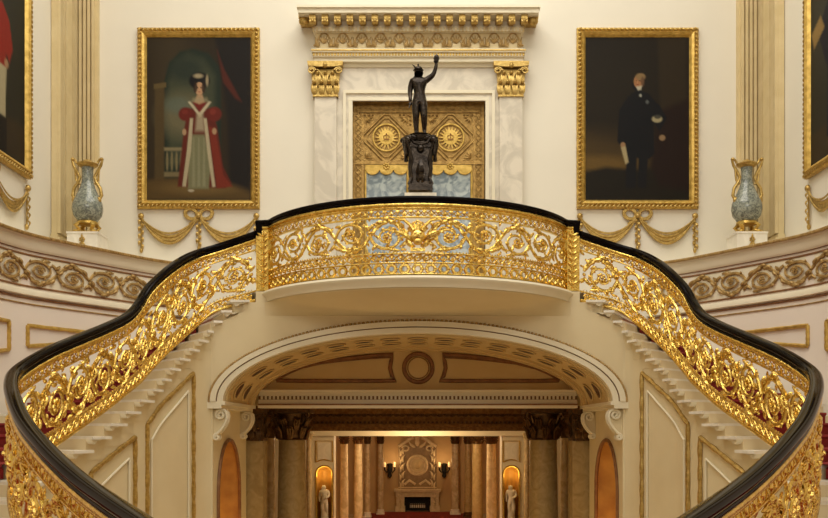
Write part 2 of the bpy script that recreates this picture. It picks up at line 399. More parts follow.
# balcony slab
mb = MB(); N = 40
def arc(R, a): return (R*sin(a), YC-R*cos(a))
AE = 1.13
pf = [arc(2.40, a) for a in np.linspace(-AE, AE, N)]
poly = [(-3.75, YW), (-2.32, 12.7)]+pf+[(2.32, 12.7), (3.75, YW)]
mb.add([(x, y, ZF-.02) for x, y in poly], [tuple(range(len(poly)))])
struct(mb.build('floor_balcony', STONE))
mb = MB()
for s_ in (-1, 1): mb.box(s_*2.02, s_*2.27, 12.605, 13.3, 1.45, ZF-.02); mb.box(s_*2.2, s_*2.45, 12.61, 13.3, 1.45, 1.79)
struct(mb.build('trim_balcony_pier', CREAMD, smooth=False)); mb = MB()
prof = [(2.30, -.02), (2.42, -.02), (2.44, -.05), (2.43, -.08), (2.40, -.10), (2.38, -.16), (2.30, -.17)]
mb.grid([[(R*sin(a), YC-R*cos(a), ZF+z) for R, z in prof] for a in np.linspace(-AE, AE, N)], closed_v=True, caps=True)
struct(mb.build('trim_balcony_edge', CREAM))
mb = MB()
rws = []
for a in np.linspace(-AE, AE, N):
    row = []
    x, y = arc(2.37, a); y = min(y, YA-.001)
    for t in range(9):
        q = t/8; yy = y+(YA-y)*(q); zz = ZF-.165-(.20)*(q**1.8)
        row.append((x*(1-.0*q), yy, zz))
    rws.append(row)
mb.grid(rws); struct(mb.build('trim_balcony_cove', CREAMD))

# ------------------------------------------------------------------ arch wall, vault and jambs
AX, AZ, AH = 2.72, .40, .955                           # half span, springing, rise of the great arch
def ell(t, dx=0, dz=0): return ((AX+dx)*cos(t), AZ+(AH+dz)*sin(t))
XJ = 2.87
mb = MB(); N = 48
inn = [ell(PI*i/N, .19, .17) for i in range(N+1)]
def topz(x):
    ax = abs(x); return 1.72 if ax < 2.3 else 1.72-(ax-2.3)*.45
vs = []; 
for x, z in inn: vs.append((x, YA, z)); vs.append((x, YA, max(topz(x), z+.001)))
mb.add(vs, [(2*i, 2*i+2, 2*i+3, 2*i+1) for i in range(N)])
struct(mb.build('wall_arch', CREAMD))
# archivolt: frontal bands around the arch
def archband(name, d0, d1, y0, y1, m, t0=0, t1=PI):
    q = MB(); n = 64
    q.grid([[(ell(t, d0, d0*.9)[0], y1, ell(t, d0, d0*.9)[1]), (ell(t, d0, d0*.9)[0], y0, ell(t, d0, d0*.9)[1]),
             (ell(t, d1, d1*.9)[0], y0, ell(t, d1, d1*.9)[1]), (ell(t, d1, d1*.9)[0], y1, ell(t, d1, d1*.9)[1])]
            for t in (t0+(t1-t0)*i/n for i in range(n+1))], closed_v=True, caps=True)
    return struct(q.build(name, m))
archband('trim_archivolt_outer', .10, .18, YA-.06, YA+.1, CREAM)
archband('trim_archivolt_groove', .083, .10, YA-.025, YA+.1, BROWN)
archband('trim_archivolt_inner', 0, .083, YA-.045, YA+.15, CREAM)
q = MB()
archM = lambda t, v, w=0: (ell(t, v, v*.9)[0], YA-.05-w, ell(t, v, v*.9)[1])
for i in range(150):
    t = PI*i/149; x, z = ell(t, .195, .195*.9); q.ball((x, YA-.03, z), (.024, .03, .024), 6, 4)
setp(q.build('arch_bead_moulding', FRIEZE), 'beaded antique gold edge running round the great arch', 'moulding')
YB = 14.95
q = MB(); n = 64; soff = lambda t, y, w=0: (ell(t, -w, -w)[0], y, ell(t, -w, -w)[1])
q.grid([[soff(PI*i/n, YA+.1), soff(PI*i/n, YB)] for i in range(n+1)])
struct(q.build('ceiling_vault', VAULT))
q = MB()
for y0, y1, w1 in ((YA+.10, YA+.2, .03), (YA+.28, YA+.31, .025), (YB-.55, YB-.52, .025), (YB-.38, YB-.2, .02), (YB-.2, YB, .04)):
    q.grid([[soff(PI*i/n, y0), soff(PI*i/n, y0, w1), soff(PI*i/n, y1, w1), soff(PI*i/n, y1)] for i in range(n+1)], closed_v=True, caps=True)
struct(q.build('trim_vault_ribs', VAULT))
# oval coffers in the vault, two to a bay
NC = 15
ORD = ['first', 'second', 'third', 'fourth', 'fifth', 'sixth', 'seventh', 'eighth', 'ninth', 'tenth', 'eleventh', 'twelfth', 'thirteenth', 'fourteenth', 'fifteenth', 'sixteenth', 'seventeenth']
tt = np.linspace(0, PI, 2001); xs = AX*np.cos(tt); zs = AH*np.sin(tt); L = np.concatenate([[0], np.cumsum(np.hypot(np.diff(xs), np.diff(zs)))])
LT = L[-1]
tof = lambda s: float(np.interp(s, L, tt))
for k in range(NC):
    sc = LT*(k+.5)/NC; k2 = NC-1-k
    for j in range(2):
        yc = YA+.72+j*.62; Mv = lambda u, v, w=0: soff(tof(min(max(sc+u, 0), LT)), yc+v, w)
        hu, hv = .14, .17
        e = thing('oval_coffer', (soff(tof(sc), yc)), '', 'coffer', 'dark oval coffers round the arch vault')
        e['label'] = 'dark oval coffer in the arch vault, %s of the %s row from the left' % (ORD[k2], ('front', 'rear')[j])
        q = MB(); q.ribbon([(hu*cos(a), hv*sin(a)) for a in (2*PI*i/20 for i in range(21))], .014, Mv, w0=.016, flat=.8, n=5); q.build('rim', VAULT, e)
        q = MB(); q.add([Mv(0, 0, .014)]+[Mv(hu*cos(a), hv*sin(a), .014) for a in (2*PI*i/20 for i in range(20))], [(0, 1+i, 1+(i+1) % 20) for i in range(20)])
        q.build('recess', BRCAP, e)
# tympanum
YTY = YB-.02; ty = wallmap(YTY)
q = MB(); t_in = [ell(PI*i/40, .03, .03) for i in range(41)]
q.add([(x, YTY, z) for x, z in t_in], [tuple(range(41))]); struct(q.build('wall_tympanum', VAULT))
for sx, side in ((-1, 'left'), (1, 'right')):
    q = MB(); g = lambda px, py: (sx*-XP(px, YTY), ZP(py, YTY))
    a = [g(273, 380.5)]; top = [(277, 379), (286, 373.5), (300, 367.5), (320, 362), (345, 358.5), (370, 356), (393, 354.5)]
    pth = [g(*p) for p in top]+[g(391, 361), g(390, 368), g(392, 376), g(396, 380.5)]+[g(380, 381), g(340, 381), g(300, 381), g(277, 380.5), g(277, 379)]
    q.ribbon(pth, .034, ty, w0=.01, flat=.8, n=6)
    q.ribbon([(x*.985+sx*.02, z*.86+.125) for x, z in pth], .012, ty, w0=.012, flat=.8, n=5)
    setp(q.build('tympanum_panel', BROWN), 'long brown-moulded fan panel on the %s side of the tympanum' % side, 'panel')
cx, cz = XP(418.3, YTY), ZP(368, YTY)
e = thing('round_medallion', (cx, YTY, cz), 'plain brown-rimmed round medallion in the middle of the tympanum', 'medallion')
for r_, th, m, nm in ((.235, .036, BROWN, 'rim'), (.175, .014, DGOLD, 'inner_ring')):
    q = MB(); q.ribbon([(cx+r_*cos(a), cz+r_*sin(a)*1.0) for a in (2*PI*i/36 for i in range(37))], th, ty, w0=.01, flat=.8); q.build(nm, m, e)
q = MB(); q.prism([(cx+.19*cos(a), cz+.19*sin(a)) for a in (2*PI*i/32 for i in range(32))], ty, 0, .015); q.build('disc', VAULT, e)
# cornice under the tympanum
q = MB(); Y1 = YB-.05
for z0, z1, w1, m in ((.62, .66, .12, 0), (.56, .62, .07, 0), (.42, .50, .10, 0), (.36, .42, .15, 0)): q.box(-2.62, 2.62, Y1-w1, Y1+.1, z0, z1)
struct(q.build('trim_inner_cornice', CREAM, smooth=False))
q = MB(); q.box(-2.62, 2.62, Y1-.05, Y1, .495, .565); struct(q.build('trim_dentil_ground', BROWN, smooth=False))
q = MB()
for i in range(78):
    x = -2.57+5.14*i/77; q.box(x-.017, x+.017, Y1-.09, Y1-.04, .505, .56)
struct(q.build('trim_dentils', CREAM, smooth=False))
q = MB(); q.box(-2.62, 2.62, Y1-.16, Y1-.1, .405, .43); struct(q.build('trim_cornice_brown_line', BROWN, smooth=False))
# impost and jambs with niches
NZ0 = -3.6; NY, NR = 13.65, .78; NSP = -.93                   # niche centre, half width, springing
for sx, side in ((-1, 'left'), (1, 'right')):
    q = MB()
    for (z0, z1, x0) in ((AZ-.05, AZ, AX-.03), (AZ-.10, AZ-.05, AX+.02)): q.box(sx*x0, sx*(XJ+.16), YA-.05, YB, z0, z1)
    struct(q.build('trim_impost_'+side, CREAM, smooth=False))
    # jamb face with arched hole
    q = MB(); n = 20
    hole = [(NY+NR*cos(PI*i/n), NSP+1.0*NR*sin(PI*i/n)) for i in range(n+1)]
    jx = sx*XJ
    # above the springing
    vs = []; 
    for (y, z) in hole: vs += [(jx, y, z), (jx, y, AZ-.05)]
    q.add(vs, [(2*i, 2*i+2, 2*i+3, 2*i+1) for i in range(n)])
    for ya, yb in ((YA, NY-NR), (NY+NR, YB+.1)): q.add([(jx, ya, ZG), (jx, yb, ZG), (jx, yb, AZ-.05), (jx, ya, AZ-.05)], [(0, 1, 2, 3)])
    q.add([(jx, NY-NR, ZG), (jx, NY+NR, ZG), (jx, NY+NR, NZ0), (jx, NY-NR, NZ0)], [(0, 1, 2, 3)])
    struct(q.build('wall_jamb_'+side, CREAMD))
    # niche shell
    q = MB(); rws = []
    for z in [NZ0, NSP]: rws.append([(jx+sx*NR*sin(PI*j/16), NY+NR*cos(PI*j/16), z) for j in range(17)])
    for i in range(1, 9):
        a = PI/2*i/8; rws.append([(jx+sx*NR*max(cos(a), .01)*sin(PI*j/16), NY+NR*max(cos(a), .01)*cos(PI*j/16), NSP+1.0*NR*sin(a)) for j in range(17)])
    q.grid(rws); q.add([(jx+sx*NR*sin(PI*j/16), NY+NR*cos(PI*j/16), NZ0) for j in range(17)], [tuple(range(17))])
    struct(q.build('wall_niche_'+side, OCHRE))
    q = MB(); q.tube([(jx-sx*.012, y, z) for y, z in [(NY+NR, NZ0)]+hole+[(NY-NR, NZ0)]], .03, 6)
    struct(q.build('trim_niche_'+side, BROWN))
    # scroll consoles carrying the arch bands
    for k, (yy, wd) in enumerate(((YA+.02, .16), (YB-.42, .18))):
        e = thing('scroll_console', (sx*(XJ-.1), yy, -.3), ('pale scrolled console under the front of the arch at the %s' if k == 0 else 'pale scrolled console under the inner arch band at the %s') % side, 'console')
        Mc = lambda u, v, w=0: (sx*(XJ-u), yy-w, v)
        big = [(.10+.07*cos(a)*r_, .215+.07*sin(a)*r_) for a, r_ in ((PI*.45-t*2*PI*1.5/26, 1-.8*t/26) for t in range(27))]
        big = [(.10-(x-.10), z) for x, z in big]
        sm = [(.045+.042*cos(a)*r_, -.10+.042*sin(a)*r_) for a, r_ in ((PI*.6+t*2*PI*1.3/20, 1-.75*t/20) for t in range(21))]
        q = MB(); pth = big[::-1]+[(.15, .280), (.182, .245), (.192, .19), (.18, .12), (.145, .05), (.10, -.01), (.06, -.05)]+sm
        for ww in (0, -wd*.95): q.ribbon(pth, .020, Mc, w0=ww, flat=1, n=6)
        q.build('scroll', CREAM, e)
        q = MB(); q.prism([(0, .29), (.14, .28), (.18, .22), (.165, .12), (.12, .03), (.06, -.06), (.05, -.13), (0, -.14)], Mc, -.02, -wd)
        q.build('body', CREAMD, e)
# the wall under the stairs (string walls), ground to treads
for sx, side in ((-1, 'left'), (1, 'right')):
    r = arms[sx]; n = 90; s0 = s_at_x(r, 211, .12)
    U = [s0+(r.L-s0)*i/n for i in range(n+1)]; WW = .12
    q = MB(); q.grid([[Vector((p.x, p.y, z)) for z in (ZG, r.at(u)[3]-.22)] for u, p in ((u, r.M(u, 0, WW)) for u in U)])
    # close up to the arch jamb
    p = r.M(s0, 0, WW)
    q.add([(p.x, p.y, ZG), (p.x, p.y, r.at(s0)[3]-.22), (sx*XJ, YA, r.at(s0)[3]-.2), (sx*XJ, YA, ZG)], [(0, 1, 2, 3)])
    struct(q.build('wall_under_stairs_'+side, CREAMD))

# ------------------------------------------------------------------ stair flights
OUT = catmull([(-3.45,15.75,0,0), (-4.5,15.25,0,0), (-5.1,14.4,0,0), (-5.55,13.5,0,0), (-5.85,12.4,0,0), (-5.95,10.5,0,0), (-5.95,8,0,0), (-5.95,5.5,0,0), (-5.95,3.0,0,0)], 8)
for sx, side in ((-1, 'left'), (1, 'right')):
    r = arms[sx]; o = OUT.copy(); o[:, 0] *= -sx; ro = Rail(o, -sx)
    fl = thing('stair_flight', (sx*4.6, 9, ZLAND), 'curving white marble stair flight rising on the %s to the balcony' % side, 'stairs')
    uu = np.linspace(0, r.L, 800); zb = np.array([r.at(u)[3] for u in uu]); zb = np.minimum.accumulate(zb)
    def s_of(z): return float(np.interp(-z, -zb, uu))
    prev = 0.0; cp = MB(); k = 0; zk = ZF-.145
    while zk > ZLAND+.06:
        s1 = s_of(zk+.04) if k else .30
        s1 = max(s1, prev+.12)
        if s1 >= r.L: s1 = r.L
        a, b = prev, s1; A, B = a/r.L*ro.L, b/r.L*ro.L
        def strip(q, w_in, z0, z1, ext=0.0, inset=0.0):
            m = 3; top = []
            for i in range(m+1):
                t = i/m; u = a+(b+ext-a)*t; v = A+(B+ext-A)*t
                pi_ = r.M(min(u, r.L), 0, w_in); po = ro.M(min(v, ro.L), 0, 0)
                top.append((pi_, po))
            q.grid([[Vector((pi_.x, pi_.y, z1)), Vector((po.x, po.y, z1)), Vector((po.x, po.y, z0)), Vector((pi_.x, pi_.y, z0))] for pi_, po in top], closed_v=True, caps=True)
        q = MB(); strip(q, .225, zk-.032, zk, .03)
        st = q.build('step', WHITE, fl, angle=30)
        q = MB(); strip(q, .125, zk-.26, zk-.03); q.build('riser', CREAMD, st, angle=30)
        # bracket under the tread end
        if s1 < r.L*.72:
            q = MB(); rr = r
            Mb = lambda u, v, w=0: (lambda p: Vector((p.x, p.y, v)))(rr.M(max(u, 0), 0, w))
            q.prism([(b, zk-.03), (b-.01, zk-.055), (b-.05, zk-.085), (b-.09, zk-.075), (b-.11, zk-.05), (b-.17, zk-.05), (b-.22, zk-.03)], Mb, .12, .20)
            q.build('tread_bracket', CREAM, fl)
        if True:
            def cpt(f, u, v, z):
                p1 = r.M(min(u, r.L), 0, 0); p2 = ro.M(min(v, ro.L), 0, 0); p = p1+(p2-p1)*f; return Vector((p.x, p.y, z))
            rows = []
            for f in [.17+.66*i/6 for i in range(7)]:
                row = [cpt(f, a, A, zk+.012), cpt(f, b+.035, B+.035, zk+.012), cpt(f, b+.045, B+.045, zk-.01), cpt(f, b+.012, B+.012, zk-.035), cpt(f, b+.012, B+.012, zk-.133)]
                rows.append(row)
            cp.grid(rows)
        prev = s1; k += 1; zk -= .145
        if s1 >= r.L: break
    setp(cp.build('stair_carpet', RED, angle=30), 'crimson carpet running up the %s stair flight' % side, 'carpet')
    # gilt framed panels on the wall under the flight
    for j, (pa, ya, pb, yb) in enumerate(((146.5, 424.5, 193, 373), (90, 473, 134.5, 437.5))):
        ua, ub = s_at_x(r, pa, .125), s_at_x(r, pb, .125)
        WW = .125
        def wm(u, v, w=0):
            p = r.M(u, 0, WW+w); return Vector((p.x, p.y, v))
        za, zb_ = ZP(ya, r.M(ua, 0, WW).y), ZP(yb, r.M(ub, 0, WW).y); zl = ZG+.5
        e = thing('wall_panel', wm((ua+ub)/2, zl), ('tall gilt-framed panel with a sloping top under the %s stairs beside the arch' if j == 0 else 'smaller gilt-framed sloping panel under the %s stairs next to the handrail') % side, 'panel')
        for nm, inset, rad, m, lobes in (('gilt_frame', 0, .027, GOLDM, 1), ('inner_moulding', .13, .014, CREAM, 0)):
            du = inset*(1 if ua > ub else -1)
            pts = [(ua-du, zl+inset), (ua-du, za-inset*1.5), (ub+du, zb_-inset*1.9), (ub+du, zl+inset)]; q = MB()
            for i in range(4):
                (u0, z0), (u1, z1) = pts[i], pts[(i+1) % 4]; nn = max(4, int(math.hypot(u1-u0, z1-z0)/.05))
                ph = [wm(u0+(u1-u0)*t/nn, z0+(z1-z0)*t/nn, .012) for t in range(nn+1)]
                q.tube(ph, (lambda t, nn=nn: rad*(.82+.45*abs(sin(t*nn*.55)))) if lobes else rad, 6)
            q.build(nm, m, e)

# ------------------------------------------------------------------ balustrades
def balustrade(r, e, v, zones, cell, ranges, bands=None):
    rh = .062 if bands else .085; bands = bands or ranges
    """zones in fractions of the height; ranges = list of (u0, u1, cells, w-sign, direction)"""
    H = 1.0; vs = 1/1.03
    def Ms(sg):
        return lambda u, vv, w=0: r.M(u, vv, w*sg)
    q = MB(); q.sweep([(a, b) for a, b in rrect(.125, rh, 3, .42)]+[], [(o+Vector((0, 0, -rh/2)), n_, up) for o, n_, up in r.frames(1.0)])
    q.sweep(rrect(.095, .035, 2, .4), [(o+Vector((0, 0, -rh-.012)), n_, up) for o, n_, up in r.frames(1.0)])
    q.build('handrail', BLACK, e)
    q = MB(); q.sweep(rrect(.10, .05, 3, .45), [(o+Vector((0, 0, -rh-.05)), n_, up) for o, n_, up in r.frames(1.0)])
    q.sweep(rrect(.06, .03, 2, .4), [(o+Vector((0, 0, -rh-.085)), n_, up) for o, n_, up in r.frames(1.0)])
    q.build('gilt_top_rail', GOLD, e)
    q = MB()
    for vv, h, ww in v['lines']: q.sweep(rrect(ww, h, 2, .35), r.frames(vv))
    q.build('gilt_rail', GOLD, e)
    a, b = v['frieze']; q = MB()
    for u0, u1, nc, sg, dr in bands:
        leafband(q, u0, u1, a, b, .085, Ms(sg), .011, vs, .012)
        guilloche(q, u0, u1, (a+b)/2, (b-a)*.36, .085, Ms(sg), .008, vs, 0)
    q.build('leaf_frieze', GOLD, e)
    a, b = v['scroll']; q = MB()
    for u0, u1, nc, sg, dr in ranges:
        if dr < 0:      # mirrored half
            rinceau(q, -u1, -u0, a, b, nc, lambda u, v_, w=0: r.M(-u, v_, w), .0165, vs, .005, leaves=6, dir0=1, extra=16)
            bead(q, u0, u1, a+.01, .045, .011, Ms(sg), .01, vs); continue
        rinceau(q, u0, u1, a, b, nc, Ms(sg), .0165 if bands is not ranges else .0195, vs, .005, leaves=6, dir0=dr, extra=16 if bands is not ranges else 28)
        bead(q, u0, u1, a+.01, .045, .011, Ms(sg), .01, vs)
    q.build('scrollwork', GOLD, e)
    a, b = v['band']; q = MB()
    for u0, u1, nc, sg, dr in bands:
        guilloche(q, u0, u1, (a+b)/2, (b-a)*.38, .11, Ms(sg), .011, vs, .01)
        leafband(q, u0, u1, a, b, .06, Ms(sg), .010, vs, .0)
    q.build('lower_band', GOLD, e)
for sx, side in ((-1, 'left'), (1, 'right')):
    r = arms[sx]; ys = r.P[:, 1]; uf = float(np.interp(-8.15, -ys, r.S))
    x, y, zt, zb = r.at(uf)
    e = thing('stair_balustrade', (x, y, zb), 'gilt scrollwork balustrade with black handrail curving down the %s flight' % side, 'balustrade')
    balustrade(r, e, dict(lines=[(.025, .045, .07), (.155, .022, .045), (.735, .02, .05), (.835, .018, .04)], frieze=(.745, .83), scroll=(.17, .73), band=(.045, .15)), None, .52,
               [(.06, uf, round(uf/.50), 1, 1), (uf, r.L, round((r.L-uf)/.52), -1, 1)])
e = thing('balcony_balustrade', (0, YC-R0, ZF), 'convex gilt balcony balustrade with black handrail above the great arch', 'balustrade')
h = balc.L/2
balustrade(balc, e, dict(lines=[(.012, .02, .07), (.158, .02, .045), (.275, .022, .05), (.735, .02, .05), (.835, .014, .04)], frieze=(.745, .83), scroll=(.285, .73), band=(.172, .265)), None, .47,
           [(.22, h-.13, 5, 1, -1), (h+.13, balc.L-.22, 5, 1, 1)], [(.21, balc.L-.21, 1, 1, 1)])
q = MB(); nr = 31
for i in range(nr):
    u = .2+(balc.L-.4)*(i+.5)/nr; rr = .054
    q.ribbon([(u+rr*cos(a), .083+rr*sin(a)) for a in (2*PI*j/14 for j in range(15))], .023, balc.M, w0=0, flat=1.0, n=6)
    for vv in (.035, .132): q.ball((u+.079, vv, 0), (.012, .012, .012), 5, 4, balc.M)
    q.ball((u+.079, .083, 0), (.012, .016, .014), 5, 4, balc.M)
q.build('ring_band', GOLD, e)
q = MB()    # shell and mask ornament in the middle
for k in range(7):
    a = PI/2+(k-3)*.30; acanthus(q, h, .50, a, .20-.012*abs(k-3), 0, .024, balc.M, .03, 1)
q.ball((h, .485, .05), (.095, .085, .05), 12, 8, balc.M); q.ball((h, .415, .06), (.06, .05, .045), 10, 6, balc.M)
for sg in (-1, 1):
    acanthus(q, h+sg*.06, .42, PI/2-sg*.75, .34, sg*-1.6 if False else -sg*.9, .030, balc.M, .03, 1)
    acanthus(q, h+sg*.03, .36, PI/2-sg*1.3, .16, sg*1.3, .024, balc.M, .03, 1)
    q.tube([balc.M(h+sg*u_, v_, .06) for u_, v_ in ((.05, .56), (.09, .62), (.17, .69), (.27, .70), (.33, .65))], lambda t: .028*(1-.6*t), 7)
    q.ball((h+sg*.035, .515, .095), (.014, .011, .01), 6, 4, balc.M)
q.ball((h, .49, .10), (.012, .026, .016), 6, 5, balc.M)
q.box(h-.09, h+.09, 0, .05, .295, .335, lambda u, w, v: balc.M(u, v, w+.02))
q.build('shell_mask', GOLD, e)
for sg, u in ((-1, .11), (1, balc.L-.11)):                # end posts of the balcony
    q = MB(); q.box(u-.10, u+.10, -.05, .05, 0, .86, lambda a, w, v: balc.M(a, v, w))
    po = q.build('newel_post', GOLD, e, smooth=False)
    q = MB(); q.ribbon([(u, .04), (u, .40), (u, .84)], .02, balc.M, w0=.05, n=6)
    for k in range(9):
        leaf(q, u, .07+k*.085, PI/2-.6, .12, -.9, .016, balc.M, .055, 1, 5); leaf(q, u, .07+k*.085, PI/2+.6, .12, .9, .016, balc.M, .055, 1, 5)
    q.build('leaf_trail', GOLD, e)
    q = MB(); x, y, _, _ = balc.at(u); q.box(balc.M(u-.17 if sg < 0 else u+.02, 0).x, balc.M(u-.02 if sg < 0 else u+.17, 0).x, y-.05, y+.05, 2.74, 2.93)
    q.build('handrail_drop', BLACK, e)

# ------------------------------------------------------------------ doorway on the balcony
BW = wallmap(YW)                                  # u = X, v = height, w = out of the wall
bx = lambda px: XP(px, YW); bz = lambda py: ZP(py, YW); DX = XP(418.5, YW)
def bbox(q, x0, x1, y0, y1, w0, w1):              # px bearing limits at the back wall plane
    d = YW-w1; q.box(XP(x0, d), XP(x1, d), YW-w1, YW-w0, ZP(y1, d), ZP(y0, d))
sur = thing('door_surround', (DX, YW, ZF), 'tall marble door surround with carved gilt entablature behind the balcony', 'door surround')
q = MB(); bbox(q, 336, 501, 64, 99.3, .002, .10); bbox(q, 336, 352, 99.35, 304, .002, .10); bbox(q, 486, 501, 99.35, 304, .002, .10); q.build('marble_lining', STONE, sur, smooth=False)
q = MB()
for x0, x1, y0, y1 in ((343, 346, 93.1, 304), (492, 495, 93.1, 304), (343, 495, 90, 93)): bbox(q, x0, x1, y0, y1, .10, .135)
for x0, x1, y0, y1 in ((348.5, 352.5, 100.6, 304), (485.5, 489, 100.6, 304), (348.5, 489, 97, 100.5)): bbox(q, x0, x1, y0, y1, .10, .12)
bbox(q, 340, 498, 63, 67, .1, .13)
q.build('architrave_moulding', CREAM, sur, smooth=False)
def pilaster_capital(q, xc, z0, h, wd, y0, dep, M=None):
    """a carved leaf capital on a flat pilaster, facing -Y"""
    Mx = lambda u, v, w=0: (xc+u, y0-w, z0+v)
    q.prism([(-wd*.42, 0), (wd*.42, 0), (wd*.50, h*.8), (-wd*.50, h*.8)], Mx, 0, dep)
    q.prism([(-wd*.44, 0), (wd*.44, 0), (wd*.44, h*.05), (-wd*.44, h*.05)], Mx, 0, dep+.03)
    for row, (n_, b_, l_) in enumerate(((4, .04, .40), (3, .30, .40))):
        for i in range(n_):
            u = (i-(n_-1)/2)*wd*.26
            for s_ in (-.35, 0, .35):
                leaf(q, u, h*b_, PI/2+s_, h*l_, -s_*1.5, wd*.055, Mx, dep+.01+.02*row, 1, 6)
            q.ball((u, h*(b_+l_*.92), dep+.05), (wd*.075, h*.06, .045), 8, 5, Mx)
    for s_ in (-1, 1):
        q.ribbon([(s_*(wd*.46-wd*.14*cos(a)*(1-a/14)+0), h*.74+wd*.12*sin(a)*(1-a/14)) for a in (t*.5 for t in range(20))], wd*.035, Mx, w0=dep+.05, flat=1.2, n=6)
        q.ribbon([(s_*wd*.05, h*.5), (s_*wd*.14, h*.66), (s_*wd*.3, h*.80)], wd*.03, Mx, w0=dep+.03, n=6)
    q.ball((0, h*.88, dep+.06), (wd*.09, h*.09, .05), 8, 6, Mx)
    q.prism([(-wd*.60, h*.88), (-wd*.3, h*.84), (wd*.3, h*.84), (wd*.60, h*.88), (wd*.62, h), (-wd*.62, h)], Mx, -.0, dep+.08)
for s_, (xa, xb) in ((-1, (314.5, 336.5)), (1, (499.5, 522.5))):
    q = MB(); bbox(q, xa, xb, 97, 304, .002, .17); po = q.build('pilaster_shaft', STONE, sur, smooth=False)
    q = MB(); pilaster_capital(q, (XP(xa, YW-.17)+XP(xb, YW-.17))/2, ZP(97, YW-.17), ZP(62, YW-.2)-ZP(97, YW-.17), .50, YW-.002, .17); q.build('capital', GOLDM, sur, angle=60)
q = MB()
for y0, y1, ww, x0 in ((4.5, 7, .60, 296.5), (7, 12.5, .56, 298), (12.5, 14.5, .50, 301), (13.5, 26, .26, 314.5), (26, 31, .30, 313), (48.5, 52, .30, 311.5), (52, 56.5, .26, 313), (56.5, 61.5, .22, 314)):
    bbox(q, x0, 2*418.5-x0, y0, y1, .002, ww)
bbox(q, 315.5, 521.5, 31, 48.5, .002, .20)
q.build('cornice', CREAM, sur, smooth=False)
q = MB()
for i in range(18):
    x = 312.4+i*(524.6-312.4)/17; d = YW-.50; u = XP(x, d)
    q.box(u-.055, u+.055, YW-.50, YW-.2, ZP(18.5, d), ZP(14, d)); q.box(u-.04, u+.04, YW-.44, YW-.2, ZP(21, d), ZP(18.5, d))
    q.tube([(u-.055, YW-.46, ZP(20.6, d)), (u+.055, YW-.46, ZP(20.6, d))], .045, 10); q.ball((u, YW-.50, ZP(20.6, d)), (.03, .03, .03), 8, 6)
for x in (304, 533):
    d = YW-.35; u = XP(x, d); q.box(u-.09, u+.09, YW-.40, YW-.01, ZP(19, d), ZP(14, d)); q.ball((u, YW-.36, ZP(21.5, d)), (.09, .07, .08), 10, 8)
q.build('modillions', GOLDM, sur)
q = MB(); bbox(q, 315.8, 521.2, 31, 48.5, .2, .207)
n = 60
for i in range(n):
    x = 313.5+210*i/(n-1); bbox(q, x-.9, x+.9, 27, 31, .30, .325)
q.build('frieze_ground', PALEG, sur, smooth=False)
q = MB()
for i in range(70):
    x = 313.8+209.6*i/69; bbox(q, x-.8, x+.8, 52.6, 55.4, .25, .275)
bbox(q, 311, 526, 49.2, 50.3, .3, .315)
q.build('dentils', GILT, sur, smooth=False)
q = MB(); zf0, zf1 = ZP(48.2, YW-.21), ZP(31.5, YW-.25); Mf = lambda u, v, w=0: (u, YW-.207-w, v); st = (bx(521)-bx(316))/11
for i in range(12):
    u = bx(316)+st*i
    for s_ in (-1, 1):
        if 0 <= i+ (s_-1)/2 < 11 or True:
            if (i == 0 and s_ < 0) or (i == 11 and s_ > 0): continue
            pth = [(u+s_*st*.5*t/8*1.0, zf0+.03+(zf1-zf0)*.85*sin(PI/2*t/8)) for t in range(9)]
            q.ribbon(pth, .013, Mf, w0=.01, n=6)
            for k in range(3): leaf(q, u+s_*.01, zf0+.03, PI/2-s_*(.35+.42*k), .17-.02*k, s_*.9, .017, Mf, .01, 1, 6)
            q.ribbon([(u+s_*(.055-.045*cos(a)*(1-a/9)), zf0+.045+.04*sin(a)*(1-a/9)) for a in (t*.5 for t in range(14))], .010, Mf, w0=.02, n=5)
    q.ball((u, zf0+.04, .02), (.022, .022, .02), 6, 5, Mf)
for i in range(11):
    u = bx(316)+st*(i+.5)
    for k in range(5): leaf(q, u, zf0+.08, PI/2+(k-2)*.4, .14, 0, .014, Mf, .008, 1, 5)
q.build('honeysuckle_frieze', FRIEZE, sur)
